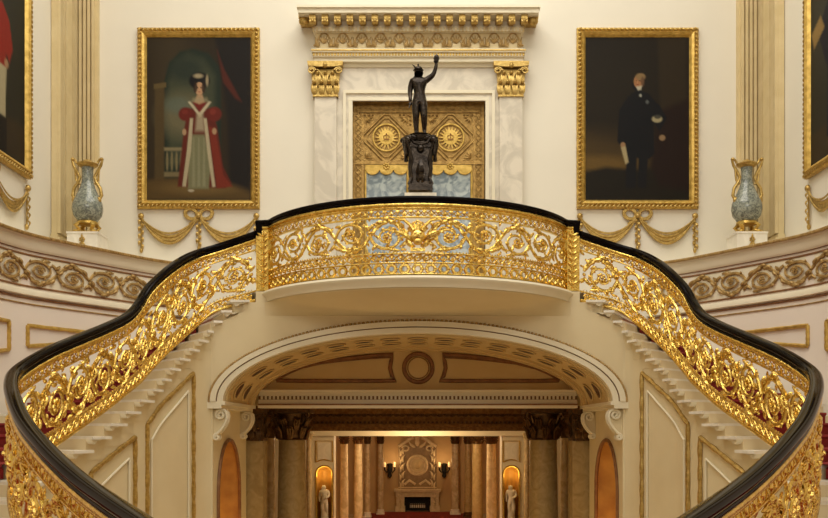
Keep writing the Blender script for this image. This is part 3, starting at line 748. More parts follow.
# door leaves
DY = YW+.10
q = MB(); q.box(-1.24, 1.24, DY+.10, DY+.16, ZF-.02, 5.85); struct(q.build('door_1', DARK, smooth=False))
dz = lambda py: ZP(py, DY-.05)
for s_, side in ((-1, 'left'), (1, 'right')):
    xc = DX+s_*.585; e = thing('door_leaf', (xc, DY, ZF), 'gilded door leaf with sunburst roundel on the %s of the bronze figure' % side, 'door')
    zt = dz(101)
    q = MB(); q.box(xc-.58, xc+.58, DY, DY+.06, ZF-.015, zt); q.build('panel', DOORG, e, smooth=False)
    Md = lambda u, v, w=0: (xc+u, DY-w, v)
    q = MB()
    for x0, x1, z0, z1 in ((-.575, .575, zt-.04, zt), (-.575, .575, dz(164), dz(160.5)), (-.46, .46, dz(112), dz(111)), (.46 if s_ < 0 else -.50, .50 if s_ < 0 else -.46, ZF, zt-.2), (-.575 if s_ < 0 else .53, -.53 if s_ < 0 else .575, ZF, zt-.04), (-.42 if s_ < 0 else .38, -.38 if s_ < 0 else .42, ZF, zt-.2)):
        q.box(xc+x0, xc+x1, DY-(.03 if x1-x0 > .3 else .024), DY, z0, z1)
    q.build('rail', DOORG, e, smooth=False)
    rc = dz(137); q = MB()                                     # lattice border and diamond
    for (p0, p1) in (((-.53 if s_ < 0 else .42, ZF+.2), (-.53 if s_ < 0 else .42, zt-.08)),):
        z = ZF+.1
        while z < zt-.12:
            for a_ in (-1, 1): q.ribbon([(p0[0]+.055-.05*a_, z), (p0[0]+.055+.05*a_, z+.10)], .008, Md, w0=.01, n=5)
            z += .10
    x = -.5
    while x < .45:
        for a_ in (-1, 1): q.ribbon([(x+.045-.045*a_, zt-.14), (x+.045+.045*a_, zt-.05)], .008, Md, w0=.01, n=5)
        x += .09
    ic = .04*(-s_)*(-1)
    cxm = -.02*s_*0+ (.02 if s_ < 0 else -.02)
    for k, (sz, th) in enumerate(((.41, .018), (.34, .012))):
        q.ribbon([(cxm+sz*a, rc+sz*1.0*b) for a, b in ((1, .12), (.12, 1), (-.12, 1), (-1, .12), (-1, -.12), (-.12, -1), (.12, -1), (1, -.12), (1, .12))], th, Md, w0=.02, n=6)
    for a, b in ((-1, -1), (1, -1), (-1, 1), (1, 1)):
        for k in range(4): leaf(q, cxm+a*.36, rc+b*.36, math.atan2(-b, -a)+(k-1.5)*.5, .13, 0, .018, Md, .01, 1, 5)
        for k in range(3): q.ball((cxm+a*(.24+.07*k), rc+b*.40, .01), .02, 6, 4, Md); q.ball((cxm+a*.42, rc+b*(.24+.07*k), .01), .02, 6, 4, Md)
    q.build('diamond_fretwork', DOORG, e)
    q = MB(); rr = .235
    q.ribbon([(cxm+rr*cos(a), rc+rr*sin(a)) for a in (2*PI*i/32 for i in range(33))], .017, Md, w0=.03, n=6)
    for k in range(18):
        a = 2*PI*k/18; q.prism([(cxm+.12*cos(a-.15), rc+.12*sin(a-.15)), (cxm+.21*cos(a), rc+.21*sin(a)), (cxm+.12*cos(a+.15), rc+.12*sin(a+.15))], Md, 0, .03)
    q.prism([(cxm+.13*cos(a), rc+.13*sin(a)) for a in (2*PI*i/24 for i in range(24))], Md, 0, .035)
    q.build('sunburst_roundel', GILT, e)
    q = MB()                                                   # small crown in relief
    q.box(xc+cxm-.05, xc+cxm+.05, DY-.05, DY-.03, rc-.05, rc-.025)
    for k in range(3): q.ribbon([(cxm+(k-1)*.04, rc-.03), (cxm+(k-1)*.052, rc+.02), (cxm, rc+.045)], .007, Md, w0=.045, n=5)
    q.ball((cxm, rc+.055, .045), .014, 6, 5, Md); q.build('crown', DGOLD, e)
    q = MB(); gx0, gx1 = cxm-.37, cxm+.37
    q.prism([(gx0, ZF+.15), (gx1, ZF+.15), (gx1, dz(167)), (gx0, dz(167))], Md, .0, .008); q.build('glass_pane', GLASS, e, smooth=False)
    q = MB()
    edge = [(gx0, dz(164.5)), (gx1, dz(164.5))]
    for k in range(25): 
        t = k/24; edge.append((gx1+(gx0-gx1)*t, dz(169)-.085*abs(sin(3*PI*t))**.6))
    q.prism(edge, Md, .008, .028)
    q.ribbon(edge[2:], .014, Md, w0=.03, n=6)
    for sg in (-1, 1):
        q.ribbon([(cxm+sg*(gx1-cxm), ZF+.1), (cxm+sg*(gx1-cxm), dz(168))], .02, Md, w0=.015, n=5)
        for k in range(9): leaf(q, cxm+sg*.365, ZF+.2+k*.22, PI/2+sg*.5, .2, -sg*1.2, .02, Md, .015, 1, 5)
    rosette(q, cxm, dz(166), .07, Md, .03)
    q.build('swag_crest', GILT, e)

# ------------------------------------------------------------------ fluted corner pilasters
for sx, side in ((-1, 'left'), (1, 'right')):
    for which in (0, 1):
        e = thing('fluted_pilaster', (sx*5.85, YW-.1, ZL), ['pale gold fluted pilaster on the rear wall behind the %s vase', 'pale gold pilaster on the side wall next to the %s vase'][which] % side, 'pilaster')
        if which == 0:
            W_ = .47; Mp = lambda u, v, w=0: (sx*(XS-.015-u), YW-.002-w, v)
        else:
            W_ = .76; Mp = lambda u, v, w=0: (sx*(XS-.002-w), YW-.14-u, v)
        bxp = lambda q, u0, u1, v0, v1, w0, w1: q.prism([(u0, v0), (u1, v0), (u1, v1), (u0, v1)], Mp, w0, w1)
        q = MB(); bxp(q, 0, W_, ZL, ZT, 0, .09); q.build('shaft', PALEG, e, smooth=False)
        q = MB(); nf = 6
        if which == 0: us = [(.015+(W_-.03)*i/nf, .015+(W_-.03)*(i+.62)/nf) for i in range(nf)]
        else: us = [(.01, .04), (.08, .11), (.15, .17), (W_-.19, W_-.16), (W_-.12, W_-.09), (W_-.05, W_-.01), (.24, W_-.26)]
        for u0, u1 in us: q.prism([(u0, ZL+.36), (u1, ZL+.36), (u1, ZT), (u0, ZT)], Mp, .09, .15)
        q.build('fluting', PALEG, e, smooth=False)
        q = MB()
        for v0, v1, ww in ((0, .16, .17), (.16, .20, .19), (.20, .24, .14), (.24, .29, .16), (.29, .34, .12)): bxp(q, -.0, W_+(.04 if which == 0 else .04), ZL+v0, ZL+v1, 0, ww)
        q.build('base', PALEG, e, smooth=False)

# ------------------------------------------------------------------ paintings
def painted(fn, nu, nv, bg):
    U, V = np.meshgrid((np.arange(nu)+.5)/nu, (np.arange(nv)+.5)/nv, indexing='ij')      # V from the top
    C = np.zeros((nu, nv, 3)); C[:] = bg
    class P:
        def blend(s, m, c): m = np.clip(m, 0, 1)[..., None]; C[:] = C*(1-m)+np.array(c)*m
        def ell(s, u, v, a, b, c, soft=.12, k=1): d = np.sqrt(((U-u)/a)**2+((V-v)/b)**2); s.blend(k*(1-d)/soft+.5*k if False else np.clip((1-d)/soft+.5, 0, 1)*k, c)
        def poly(s, pts, c, soft=.006, k=1):
            ins = np.zeros(U.shape, bool); dm = np.full(U.shape, 9.); n = len(pts)
            for i in range(n):
                (x0, y0), (x1, y1) = pts[i], pts[(i+1) % n]
                cond = ((y0 > V) != (y1 > V)) & (U < (x1-x0)*(V-y0)/((y1-y0) or 1e-9)+x0); ins ^= cond
                dx, dy = x1-x0, y1-y0; t = np.clip(((U-x0)*dx+(V-y0)*dy)/(dx*dx+dy*dy+1e-12), 0, 1)
                dm = np.minimum(dm, np.hypot(U-x0-t*dx, V-y0-t*dy))
            s.blend(np.clip(np.where(ins, dm, -dm)/soft+.5, 0, 1)*k, c)
    fn(P(), U, V, C)
    rng = np.random.RandomState(3); C[:] = C**1.2*.72; C *= (1+.10*(rng.rand(nu, nv, 1)-.5))
    return np.clip(C, 0, 1)
def canvas(parent, M, W, H, z0, C, w=.03):
    nu, nv = C.shape[:2]; q = MB(); vs = []
    for i in range(nu+1):
        for j in range(nv+1): vs.append(M(-W/2+W*i/nu, z0+H-H*j/nv, w))
    fs = [(i*(nv+1)+j, (i+1)*(nv+1)+j, (i+1)*(nv+1)+j+1, i*(nv+1)+j+1) for i in range(nu) for j in range(nv)]
    q.add(vs, fs); o = q.build('canvas', PAINT, parent, smooth=False)
    me = o.data; at = me.color_attributes.new('paint', 'FLOAT_COLOR', 'POINT')
    Cp = np.pad(C, ((0, 1), (0, 1), (0, 0)), mode='edge')
    col = np.concatenate([Cp.reshape(-1, 3), np.ones(((nu+1)*(nv+1), 1))], 1)
    at.data.foreach_set('color', col.astype(np.float32).ravel())
def frame(parent, M, W, H, z0, fw=.155):
    q = MB(); n = 5
    prof = [(0, 0), (0, .06), (.2, .085), (.35, .06), (.55, .10), (.8, .075), (1, .03), (1, 0)]
    ring = []
    for a, w in prof:
        x = W/2+fw*(1-a); ring.append([M(-x, z0-fw*(1-a), w), M(x, z0-fw*(1-a), w), M(x, z0+H+fw*(1-a), w), M(-x, z0+H+fw*(1-a), w)])
    q.grid(ring, closed_v=True); o = q.build('frame', GILT, parent, smooth=False)
    q = MB()
    def run(L, Mr):
        k = int(L/.075)
        for i in range(k+1):
            u = -L/2+L*i/k; leaf(q, u-.03, .02, .5, .085, .9, .016, Mr, .085, 1, 4); q.ball((u, .045, .09), (.016, .016, .014), 5, 4, Mr)
    run(W+fw*1.6, lambda u, v, w=0: M(u, z0-fw+v, w)); run(W+fw*1.6, lambda u, v, w=0: M(u, z0+H+fw-v, w))
    run(H+fw*1.6, lambda u, v, w=0: M(-W/2-fw+v, z0+H/2+u, w)); run(H+fw*1.6, lambda u, v, w=0: M(W/2+fw-v, z0+H/2+u, w))
    q.build('leaf_moulding', GOLDM, parent)
def woman(P, U, V, C):
    C[:] = (.050, .034, .015); C += (.03*np.exp(-((U-.25)/.2)**2))[..., None]*np.array([1, .8, .4])
    P.poly([(.17, 1), (.17, .27), (.22, .16), (.32, .09), (.45, .07), (.60, .10), (.70, .18), (.72, .27), (.72, 1)], (.030, .045, .028), .02)
    P.poly([(.21, .8), (.21, .28), (.28, .16), (.4, .11), (.55, .14), (.66, .24), (.66, .6), (.4, .8)], (.085, .095, .055), .06)
    P.ell(.38, .20, .16, .07, (.040, .055, .038), .8, .9); P.ell(.35, .48, .22, .13, (.24, .21, .12), .9, .8); P.ell(.30, .42, .12, .05, (.16, .20, .16), .8, .6)
    P.poly([(.08, .88), (.08, .30), (.17, .28), (.17, .88)], (.13, .09, .035), .02)
    P.poly([(.07, .29), (.19, .28), (.19, .31), (.07, .32)], (.18, .13, .05), .01)
    P.poly([(.17, .68), (.40, .68), (.40, .70), (.17, .70)], (.30, .25, .14), .01); P.poly([(.17, .83), (.40, .83), (.40, .86), (.17, .86)], (.26, .21, .11), .01)
    for k in range(5): P.ell(.20+.045*k, .765, .013, .06, (.28, .23, .12), .4, .9)
    P.poly([(0, 1), (0, .88), (.4, .86), (1, .90), (1, 1)], (.15, .095, .03), .03); P.ell(.5, .93, .35, .04, (.24, .16, .055), .8, .7)
    P.poly([(.66, .0), (1, 0), (1, .95), (.80, .9), (.78, .5), (.73, .25)], (.022, .016, .012), .05)
    P.poly([(.68, .08), (.75, .2), (.86, .33), (.92, .40), (.86, .38), (.74, .28)], (.13, .03, .015), .02)
    P.poly([(.36, .58), (.40, .44), (.62, .44), (.68, .55), (.74, .80), (.82, .90), (.76, .93), (.30, .92), (.33, .75)], (.17, .030, .014), .015)
    P.poly([(.60, .55), (.66, .56), (.74, .85), (.83, .92), (.68, .93)], (.26, .045, .02), .015)
    P.ell(.375, .475, .065, .042, (.20, .030, .016), .3); P.ell(.655, .475, .070, .045, (.20, .030, .016), .3); P.ell(.64, .46, .03, .018, (.30, .06, .035), .6, .8); P.ell(.37, .462, .03, .014, (.28, .05, .03), .6, .8)
    P.poly([(.44, .60), (.56, .60), (.62, .78), (.60, .935), (.40, .935), (.40, .78)], (.26, .25, .14), .015)
    for x in (.45, .5, .55): P.poly([(x, .62), (x+.01, .62), (x+.02, .92), (x-.01, .92)], (.36, .35, .22), .012, .7)
    P.poly([(.42, .50), (.45, .50), (.43, .70), (.38, .92), (.345, .92), (.39, .7)], (.55, .48, .32), .01); P.poly([(.55, .50), (.58, .50), (.62, .70), (.665, .92), (.635, .925), (.585, .7)], (.55, .48, .32), .01)
    P.poly([(.40, .40), (.42, .395), (.51, .465), (.60, .395), (.625, .40), (.515, .495)], (.62, .54, .38), .01)
    P.poly([(.44, .40), (.59, .40), (.515, .46)], (.24, .03, .018), .01)
    P.poly([(.485, .47), (.545, .47), (.56, .58), (.47, .58)], (.50, .44, .30), .03, .8)
    P.poly([(.49, .355), (.54, .355), (.56, .40), (.51, .415), (.46, .40)], (.52, .36, .21), .012); P.poly([(.45, .375), (.585, .375), (.60, .40), (.43, .40)], (.42, .36, .22), .02, .6)
    P.ell(.51, .270, .10, .052, (.012, .010, .010), .25); P.ell(.51, .318, .043, .040, (.60, .38, .22), .15)
    P.ell(.472, .31, .018, .035, (.05, .025, .012), .4, .9); P.ell(.55, .31, .018, .035, (.05, .025, .012), .4, .9)
    P.ell(.496, .312, .008, .004, (.08, .04, .03), .5, .8); P.ell(.526, .312, .008, .004, (.08, .04, .03), .5, .8); P.ell(.511, .338, .011, .004, (.45, .12, .08), .5, .9)
    P.ell(.50, .240, .045, .014, (.45, .38, .24), .8); P.ell(.585, .268, .014, .035, (.42, .35, .22), .7)
    P.ell(.655, .58, .022, .02, (.5, .34, .2), .4); P.ell(.365, .585, .02, .02, (.5, .34, .2), .4); P.ell(.43, .945, .03, .008, (.55, .48, .35), .5)
def man(P, U, V, C):
    C[:] = (.026, .018, .008); P.ell(.1, .72, .5, .14, (.15, .095, .028), 1.0, .75); P.ell(.15, .78, .35, .05, (.24, .15, .04), .9, .7); P.ell(.3, .35, .4, .3, (.036, .026, .012), .9, .7)
    P.poly([(0, .83), (.2, .80), (.5, .82), (1, .80), (1, 1), (0, 1)], (.024, .018, .008), .03); P.poly([(.70, 0), (.98, 0), (.98, .8), (.74, .8)], (.050, .034, .014), .04)
    P.poly([(.70, .46), (1, .38), (1, .95), (.72, .92), (.64, .8)], (.030, .012, .006), .04)
    K = (.010, .010, .013)
    P.poly([(.40, .40), (.44, .35), (.52, .325), (.62, .35), (.68, .40), (.66, .55), (.67, .72), (.62, .75), (.40, .74), (.38, .56)], K, .01)
    P.poly([(.31, .64), (.33, .45), (.42, .36), (.46, .42), (.41, .55), (.40, .66), (.35, .68)], K, .01); P.poly([(.60, .36), (.72, .42), (.79, .50), (.72, .58), (.64, .50)], K, .01)
    P.poly([(.40, .70), (.50, .70), (.49, .93), (.39, .93)], (.012, .012, .015), .01); P.poly([(.52, .70), (.61, .70), (.59, .93), (.51, .93)], (.012, .012, .015), .01)
    P.ell(.505, .30, .05, .032, (.012, .012, .015), .3)
    P.ell(.515, .275, .046, .040, (.46, .24, .11), .15); P.ell(.535, .245, .047, .022, (.34, .23, .11), .4); P.ell(.555, .275, .018, .03, (.18, .10, .05), .5, .8)
    P.ell(.498, .27, .007, .004, (.08, .04, .02), .5, .8); P.ell(.528, .27, .007, .004, (.08, .04, .02), .5, .8); P.ell(.505, .278, .005, .010, (.60, .34, .18), .6, .7); P.ell(.508, .292, .012, .004, (.3, .08, .05), .5, .9)
    P.poly([(.49, .305), (.55, .30), (.54, .325), (.51, .33)], (.6, .55, .42), .01); P.ell(.535, .36, .013, .010, (.42, .42, .35), .5); P.ell(.60, .40, .015, .012, (.16, .17, .16), .5)
    P.ell(.695, .505, .05, .022, (.46, .40, .24), .35); P.ell(.70, .49, .035, .014, (.06, .06, .05), .4, .9); P.ell(.745, .62, .03, .018, (.36, .24, .13), .4)
    P.ell(.365, .665, .024, .018, (.42, .26, .14), .4); P.poly([(.345, .68), (.39, .67), (.42, .77), (.39, .785)], (.50, .42, .24), .01)
def redcoat(P, U, V, C):
    C[:] = (.035, .032, .018); P.ell(.3, .3, .4, .3, (.05, .055, .04), .9, .8); P.poly([(0, .85), (1, .82), (1, 1), (0, 1)], (.06, .04, .018), .03)
    P.poly([(0.370, 0.380), (0.490, 0.315), (0.670, 0.325), (0.770, 0.380), (0.825, 0.500), (0.770, 0.580), (0.730, 0.540), (0.710, 0.630), (0.390, 0.640)], (.34, .028, .014), .012)
    P.ell(0.570, 0.255, .055, .045, (.45, .27, .15), .2); P.ell(0.570, 0.220, .06, .025, (.2, .15, .09), .3); P.ell(0.590, 0.320, .05, .02, (.5, .45, .3), .4)
    P.poly([(0.470, 0.610), (0.730, 0.610), (0.710, 0.860), (0.590, 0.880), (0.490, 0.840)], (.50, .44, .28), .012); P.poly([(0.490, 0.840), (0.730, 0.840), (0.730, 1.010), (0.490, 1.010)], (.02, .014, .01), .012)
    P.ell(0.730, 0.590, .03, .02, (.45, .28, .16), .4)
def darkcoat(P, U, V, C):
    C[:] = (.055, .050, .030); P.ell(.6, .35, .5, .3, (.09, .085, .06), .9, .8); P.poly([(0, .86), (1, .84), (1, 1), (0, 1)], (.08, .055, .025), .03)
    P.poly([(.12, .40), (.25, .30), (.36, .27), (.5, .30), (.6, .42), (.56, .60), (.55, .92), (.25, .92), (.26, .6)], (.020, .020, .035), .012)
    P.poly([(.02, .38), (.16, .33), (.22, .40), (.06, .46)], (.40, .27, .10), .015); P.ell(.36, .22, .06, .04, (.46, .28, .15), .2); P.ell(.36, .19, .06, .022, (.16, .12, .07), .3)
def garland(parent, M, W, zt, full=True, parts=(1, 1, 1)):
    """bow in the middle, two swags, tassels; u = 0 in the middle, zt = top of the swag pins"""
    tas = lambda q, u, z, L: ([leaf(q, u+.012*((k % 2)*2-1), z-L*.06-k*L*.10, -PI/2+.5*((k % 2)*2-1), L*.16, -.6*((k % 2)*2-1), .026, M, .03, 1, 5) for k in range(8)], q.ribbon([(u, z), (u, z-L*.9)], .018, M, w0=.02, n=6), q.ball((u, z-L*.93, .02), (.03, .05, .03), 8, 6, M))
    for sg in (-1, 1):
        q = MB()
        for k, (dr, th) in enumerate(((.40, .034), (.34, .026), (.46, .022), (.29, .016))):
            q.ribbon([(sg*(.03+(W/2-.03)*t/16), zt-.02-dr*sin(PI*min(1, (t/16)*.985+.015))**.85*(1 if k else 1)-(.10 if True else 0)*(1-t/16)*0) for t in range(17)], lambda t, th=th: th*(.45+.75*sin(PI*t)), M, w0=.03+.012*k, flat=.6, n=6)
        q.build('swag', GOLDM, parent)
        q = MB(); q.ball((sg*W/2, zt, .04), (.055, .055, .04), 10, 6, M); tas(q, sg*W/2, zt-.02, .62); q.build('tassel', GOLDM, parent)
    q = MB(); tas(q, 0, zt, .60); q.build('tassel', GOLDM, parent)
    q = MB()
    for sg in (-1, 1):
        for rr in (1, .8):
            q.ribbon([(sg*(.13-.12*rr*cos(a)), zt+.02+.10*rr*sin(a)+.03*(1-cos(a))/2) for a in (2*PI*t/16 for t in range(17))], .022, M, w0=.04, n=6)
        q.ribbon([(0, zt), (sg*.08, zt-.08), (sg*.17, zt-.14)], .02, M, w0=.03, n=6)
    q.ball((0, zt+.0, .06), (.045, .05, .04), 8, 6, M); q.build('bow', GOLDM, parent)
for side, xl, xr, fn in (('left', 138.5, 260, woman), ('right', 576.3, 697.5, man)):
    xc = (bx(xl)+bx(xr))/2; W = bx(xr)-bx(xl); fw = .158; z0 = bz(209.5)+fw; H = bz(29.2)-bz(209.5)-2*fw
    M = lambda u, v, w=0, xc=xc: (xc+u, YW-.004-w, v)
    e = thing('framed_portrait', (xc, YW, bz(209.5)), {'left': 'tall gilt-framed portrait of a lady in a red robe and dark hat', 'right': 'tall gilt-framed portrait of a man in a black coat on dark ground'}[side], 'painting')
    canvas(e, M, W-2*fw, H, z0, painted(fn, 110, 176, (0, 0, 0))); frame(e, M, W-2*fw, H, z0, fw)
    g = thing('gilt_garland', (xc, YW, bz(250)), 'gilt plaster swag with bow and tassels under the portrait of the %s' % {'left': 'lady in red', 'right': 'man in black'}[side], 'garland')
    garland(g, M, 2.02, bz(216.5))
for sx, side, fn in ((-1, 'left', redcoat), (1, 'right', darkcoat)):
    yc = 12.72;  W, H, fw = 2.2, 3.2, .16; zb = 3.89+fw
    M = lambda u, v, w=0, sx=sx: (sx*(XS-.004-w), yc-sx*u, v)
    e = thing('framed_portrait', (sx*XS, yc, zb-fw), {'left': 'gilt-framed portrait with a red coat, cut off by the left edge', 'right': 'gilt-framed dark portrait cut off by the right edge'}[side], 'painting')
    canvas(e, M, W, H, zb, painted(fn, 60, 100, (0, 0, 0))); frame(e, M, W, H, zb, fw)
    g = thing('gilt_garland', (sx*XS, yc, 3.1), 'gilt swag and tassel on the side wall at the %s edge of the picture' % side, 'garland')
    garland(g, M, 2.4, 3.74)

# ------------------------------------------------------------------ vases on pedestals
for sx, side in ((-1, 'left'), (1, 'right')):
    vy = 14.72; vx = sx*5.40 if sx < 0 else 5.38; k = vy/F
    ped = thing('vase_pedestal', (vx, vy, ZL), 'white block pedestal with a gilt emblem under the %s vase' % side, 'pedestal')
    zt = ZP(232, vy-.2)
    q = MB(); q.box(vx-.245, vx+.245, vy-.24, vy+.24, ZL, zt-.03); q.box(vx-.255, vx+.255, vy-.25, vy+.25, zt-.03, zt); q.build('block', WHITE, ped, smooth=False)
    Mv = lambda u, v, w=0: (vx+u, vy-.242-w, (ZL+zt)/2+v)
    q = MB(); rosette(q, 0, .02, .055, Mv, .0, 7)
    for t in range(4): leaf(q, 0, -.02, -PI/2+(t-1.5)*.5, .09, 0, .015, Mv, .0, 1, 4); 
    leaf(q, 0, .05, PI/2, .07, 0, .016, Mv, .0, 1, 4)
    q.build('gilt_emblem', GOLDM, ped)
    va = thing('mounted_vase', (vx, vy, zt), 'grey-green crackled vase with gilt mounts on the %s pedestal' % side, 'vase')
    s = lambda py: zt+(ZP(py, vy)-ZP(232, vy))
    q = MB(); pr = [(.10, 221), (.15, 219), (.225, 213), (.245, 207), (.235, 201), (.20, 196), (.155, 190), (.12, 185), (.095, 180), (.085, 174), (.09, 168), (.10, 164)]
    q.lathe([(r, s(y)) for r, y in pr], (vx, vy, 0), 28); q.build('body', CELADON, va)
    q = MB(); q.lathe([(.11, s(165)), (.16, s(163)), (.17, s(161.5)), (.14, s(160.5)), (.08, s(160.5)), (.07, s(163))], (vx, vy, 0), 24)
    q.lathe([(.09, s(160)), (.075, s(158.5)), (.03, s(157))], (vx, vy, 0), 16)
    q.build('rim_mount', GOLDM, va)
    q = MB(); q.lathe([(.05, s(223)), (.17, s(222)), (.16, s(219.5)), (.12, s(218.5))], (vx, vy, 0), 24)
    for a in range(4):
        an = PI/4+a*PI/2; dx, dy = cos(an), sin(an)
        q.tube([(vx+dx*.13, vy+dy*.13, s(221)), (vx+dx*.20, vy+dy*.20, s(224)), (vx+dx*.14, vy+dy*.14, s(228)), (vx+dx*.20, vy+dy*.20, zt+.02)], lambda t: .04-.012*t, 8); q.ball((vx+dx*.20, vy+dy*.20, zt+.03), (.045, .045, .03), 8, 6)
    q.box(vx-.2, vx+.2, vy-.2, vy+.2, zt, zt+.02)
    q.build('foot_mount', GILT, va)
    for sg in (-1, 1):
        q = MB()
        q.tube([(vx+sg*r, vy-.02, s(y)) for r, y in ((.20, 197), (.235, 193), (.215, 186), (.15, 180), (.12, 175), (.17, 169), (.225, 163), (.245, 158), (.20, 157.5), (.17, 161))], lambda t: .030-.010*t, 8)
        q.tube([(vx+sg*r, vy-.02, s(y)) for r, y in ((.12, 182), (.18, 178), (.19, 172), (.20, 165))], .016, 6)
        q.ball((vx+sg*.235, vy-.02, s(157)), (.035, .04, .03), 8, 6); q.ball((vx+sg*.20, vy-.05, s(198)), (.045, .03, .05), 8, 6)
        q.build('handle', GOLDM, va)

# ------------------------------------------------------------------ figures (skinned skeletons)
def figure(name, parent, m, joints, edges, base, scale=1.0, rot=0, sub=2, asym=1):
    """joints: name -> (x, y, z, r) for a body one unit high; grown into one continuous surface"""
    me = bpy.data.meshes.new(name); names = list(joints); idx = {k: i for i, k in enumerate(names)}
    cr, sr = cos(rot), sin(rot)
    joints = {k: (x, y, z, r*1.34) for k, (x, y, z, r) in joints.items()}
    V = [((x*cr-y*sr)*scale, (x*sr+y*cr)*scale, z*scale) for x, y, z, r in joints.values()]
    import bmesh
    bm = bmesh.new(); sk_ = bm.verts.layers.skin.verify(); vv = [bm.verts.new(v) for v in V]
    for i, k in enumerate(names):
        rr = joints[k][3]*scale; vv[i][sk_].radius = (rr, rr); vv[i][sk_].use_root = (i == 0)
    for a, b in edges: bm.edges.new((vv[idx[a]], vv[idx[b]]))
    bm.to_mesh(me); bm.free(); o = bpy.data.objects.new(name, me); COL.objects.link(o)
    sk = o.modifiers.new('skin', 'SKIN'); sk.branch_smoothing = .4
    su = o.modifiers.new('sub', 'SUBSURF'); su.levels = su.render_levels = sub
    dg = bpy.context.evaluated_depsgraph_get(); em = bpy.data.meshes.new_from_object(o.evaluated_get(dg))
    bpy.data.objects.remove(o); em.name = name; em.materials.clear(); em.materials.append(m); em.shade_smooth()
    o = bpy.data.objects.new(name, em); COL.objects.link(o)
    o.parent = parent; L = Vector((base[0], base[1], base[2]+E)); o.location = L-WLOC[parent]; WLOC[o] = L
    return o
BODY = dict(pelvis=(0,0,.52,.075), waist=(.0,.0,.60,.062), chest=(-.005,.01,.70,.085), collar=(-.01,.01,.79,.066), neck=(-.012,.0,.835,.030), skull=(-.015,-.008,.90,.050), crown=(-.018,-.004,.955,.038),
    shl=(-.105,.01,.785,.040), ell=(-.135,.03,.65,.029), wrl=(-.13,.0,.53,.020), hal=(-.128,-.012,.48,.022),
    shr=(.095,.01,.79,.040), elr=(.20,-.02,.86,.027), wrr=(.235,-.04,.97,.019), har=(.238,-.045,1.02,.020),
    hil=(-.05,0,.475,.062), knl=(-.05,-.03,.27,.038), anl=(-.045,.01,.05,.021), fol=(-.05,-.06,.018,.019),
    hir=(.05,0,.475,.062), knr=(.062,-.05,.28,.038), anr=(.07,.02,.06,.021), forr=(.08,-.05,.02,.019),
    calfl=(-.05,-.0,.19,.034), calfr=(.068,-.01,.19,.034))
BE = [('pelvis','waist'),('waist','chest'),('chest','collar'),('collar','neck'),('neck','skull'),('skull','crown'),('collar','shl'),('shl','ell'),('ell','wrl'),('wrl','hal'),
      ('collar','shr'),('shr','elr'),('elr','wrr'),('wrr','har'),('pelvis','hil'),('hil','knl'),('knl','calfl'),('calfl','anl'),('anl','fol'),('pelvis','hir'),('hir','knr'),('knr','calfr'),('calfr','anr'),('anr','forr')]
SY = 14.3; SX = XP(419.5, SY); sz = lambda py: ZP(py, SY)
pd = thing('statue_pedestal', (SX, SY, ZF), 'dark bronze carved pedestal carrying the standing figure before the doors', 'pedestal')
q = MB(); px_ = XP(420.5, SY)
q.box(px_-.25, px_+.25, SY-.25, SY+.25, ZF-.02, ZP(192.5, SY-.25)); q.build('plinth', STONE, pd, smooth=False)
q = MB()
for z0, z1, hw in ((sz(193), sz(186), .19), (sz(186), sz(184), .17), (sz(184), sz(150), .145), (sz(150), sz(147), .17), (sz(147), sz(142), .16), (sz(142), sz(138), .15)):
    q.box(px_-hw, px_+hw, SY-hw, SY+hw, z0, z1)
q.build('die', BRONZE, pd, smooth=False)
q = MB()
for cx_ in (-1, 1):
    for cy_ in (-1, 1):
        q.tube([(px_+cx_*r, SY+cy_*r, sz(y)) for r, y in ((.19, 141), (.22, 146), (.17, 153), (.15, 162), (.165, 172), (.14, 180), (.17, 187))], lambda t: .045-.02*abs(sin(6*t)), 8)
        q.ball((px_+cx_*.20, SY+cy_*.2, sz(144)), (.05, .05, .06), 8, 6)
        q.tube([(px_+cx_*.21, SY+cy_*.2, sz(140)), (px_+cx_*.235, SY+cy_*.2, sz(150)), (px_+cx_*.22, SY+cy_*.2, sz(158))], lambda t: .035-.012*t, 6)
for k in range(16):
    a = 2*PI*k/16; rr = .20+.03*(k % 3); q.ball((px_+rr*cos(a)*1.05, SY+rr*sin(a)*.8, sz(140.5+1.2*(k % 2))), (.055, .055, .045), 8, 6)
q.lathe([(.14, sz(146)), (.20, sz(142)), (.235, sz(139.5)), (.19, sz(137)), (.02, sz(136.6))], (px_, SY, 0), 20)
for sg in (-1, 1): q.tube([(px_+sg*.235, SY-.12, sz(140)), (px_+sg*.26, SY-.13, sz(147)), (px_+sg*.235, SY-.12, sz(156)), (px_+sg*.245, SY-.12, sz(164))], lambda t: .04-.025*t, 7)
Mq = lambda u, v, w=0: (px_+u, SY-.15-w, v)
leaf(q, 0, sz(182), PI/2, .34, 0, .07, Mq, .02, 1, 8); q.ball((0, sz(152), .03), (.06, .06, .05), 10, 8, Mq)
for sg in (-1, 1): q.ribbon([(sg*.16, sz(141)), (sg*.10, sz(146)), (0, sz(148))], .02, Mq, w0=.05, n=6); leaf(q, sg*.02, sz(186), PI/2-sg*.4, .2, sg*.8, .03, Mq, .02, 1, 6)
q.build('relief', BRONZE, pd)
st = thing('bronze_figure', (SX, SY, sz(137)), 'dark bronze nude figure raising one arm in front of the gilded doors', 'statue')
fh = sz(66)-sz(136)
bo = figure('body', st, BRONZE, BODY, BE, (SX, SY, sz(136)), fh/.99, 0, 2)
hz_ = sz(136); fs_ = fh/.99
q = MB(); q.ball((SX-.016*fs_, SY-.01, hz_+.935*fs_), (.062*fs_, .068*fs_, .045*fs_), 14, 8); q.lathe([(.068*fs_, 0), (.075*fs_, .006), (.06*fs_, .014)], (SX-.016*fs_, SY-.01, hz_+.92*fs_), 16)
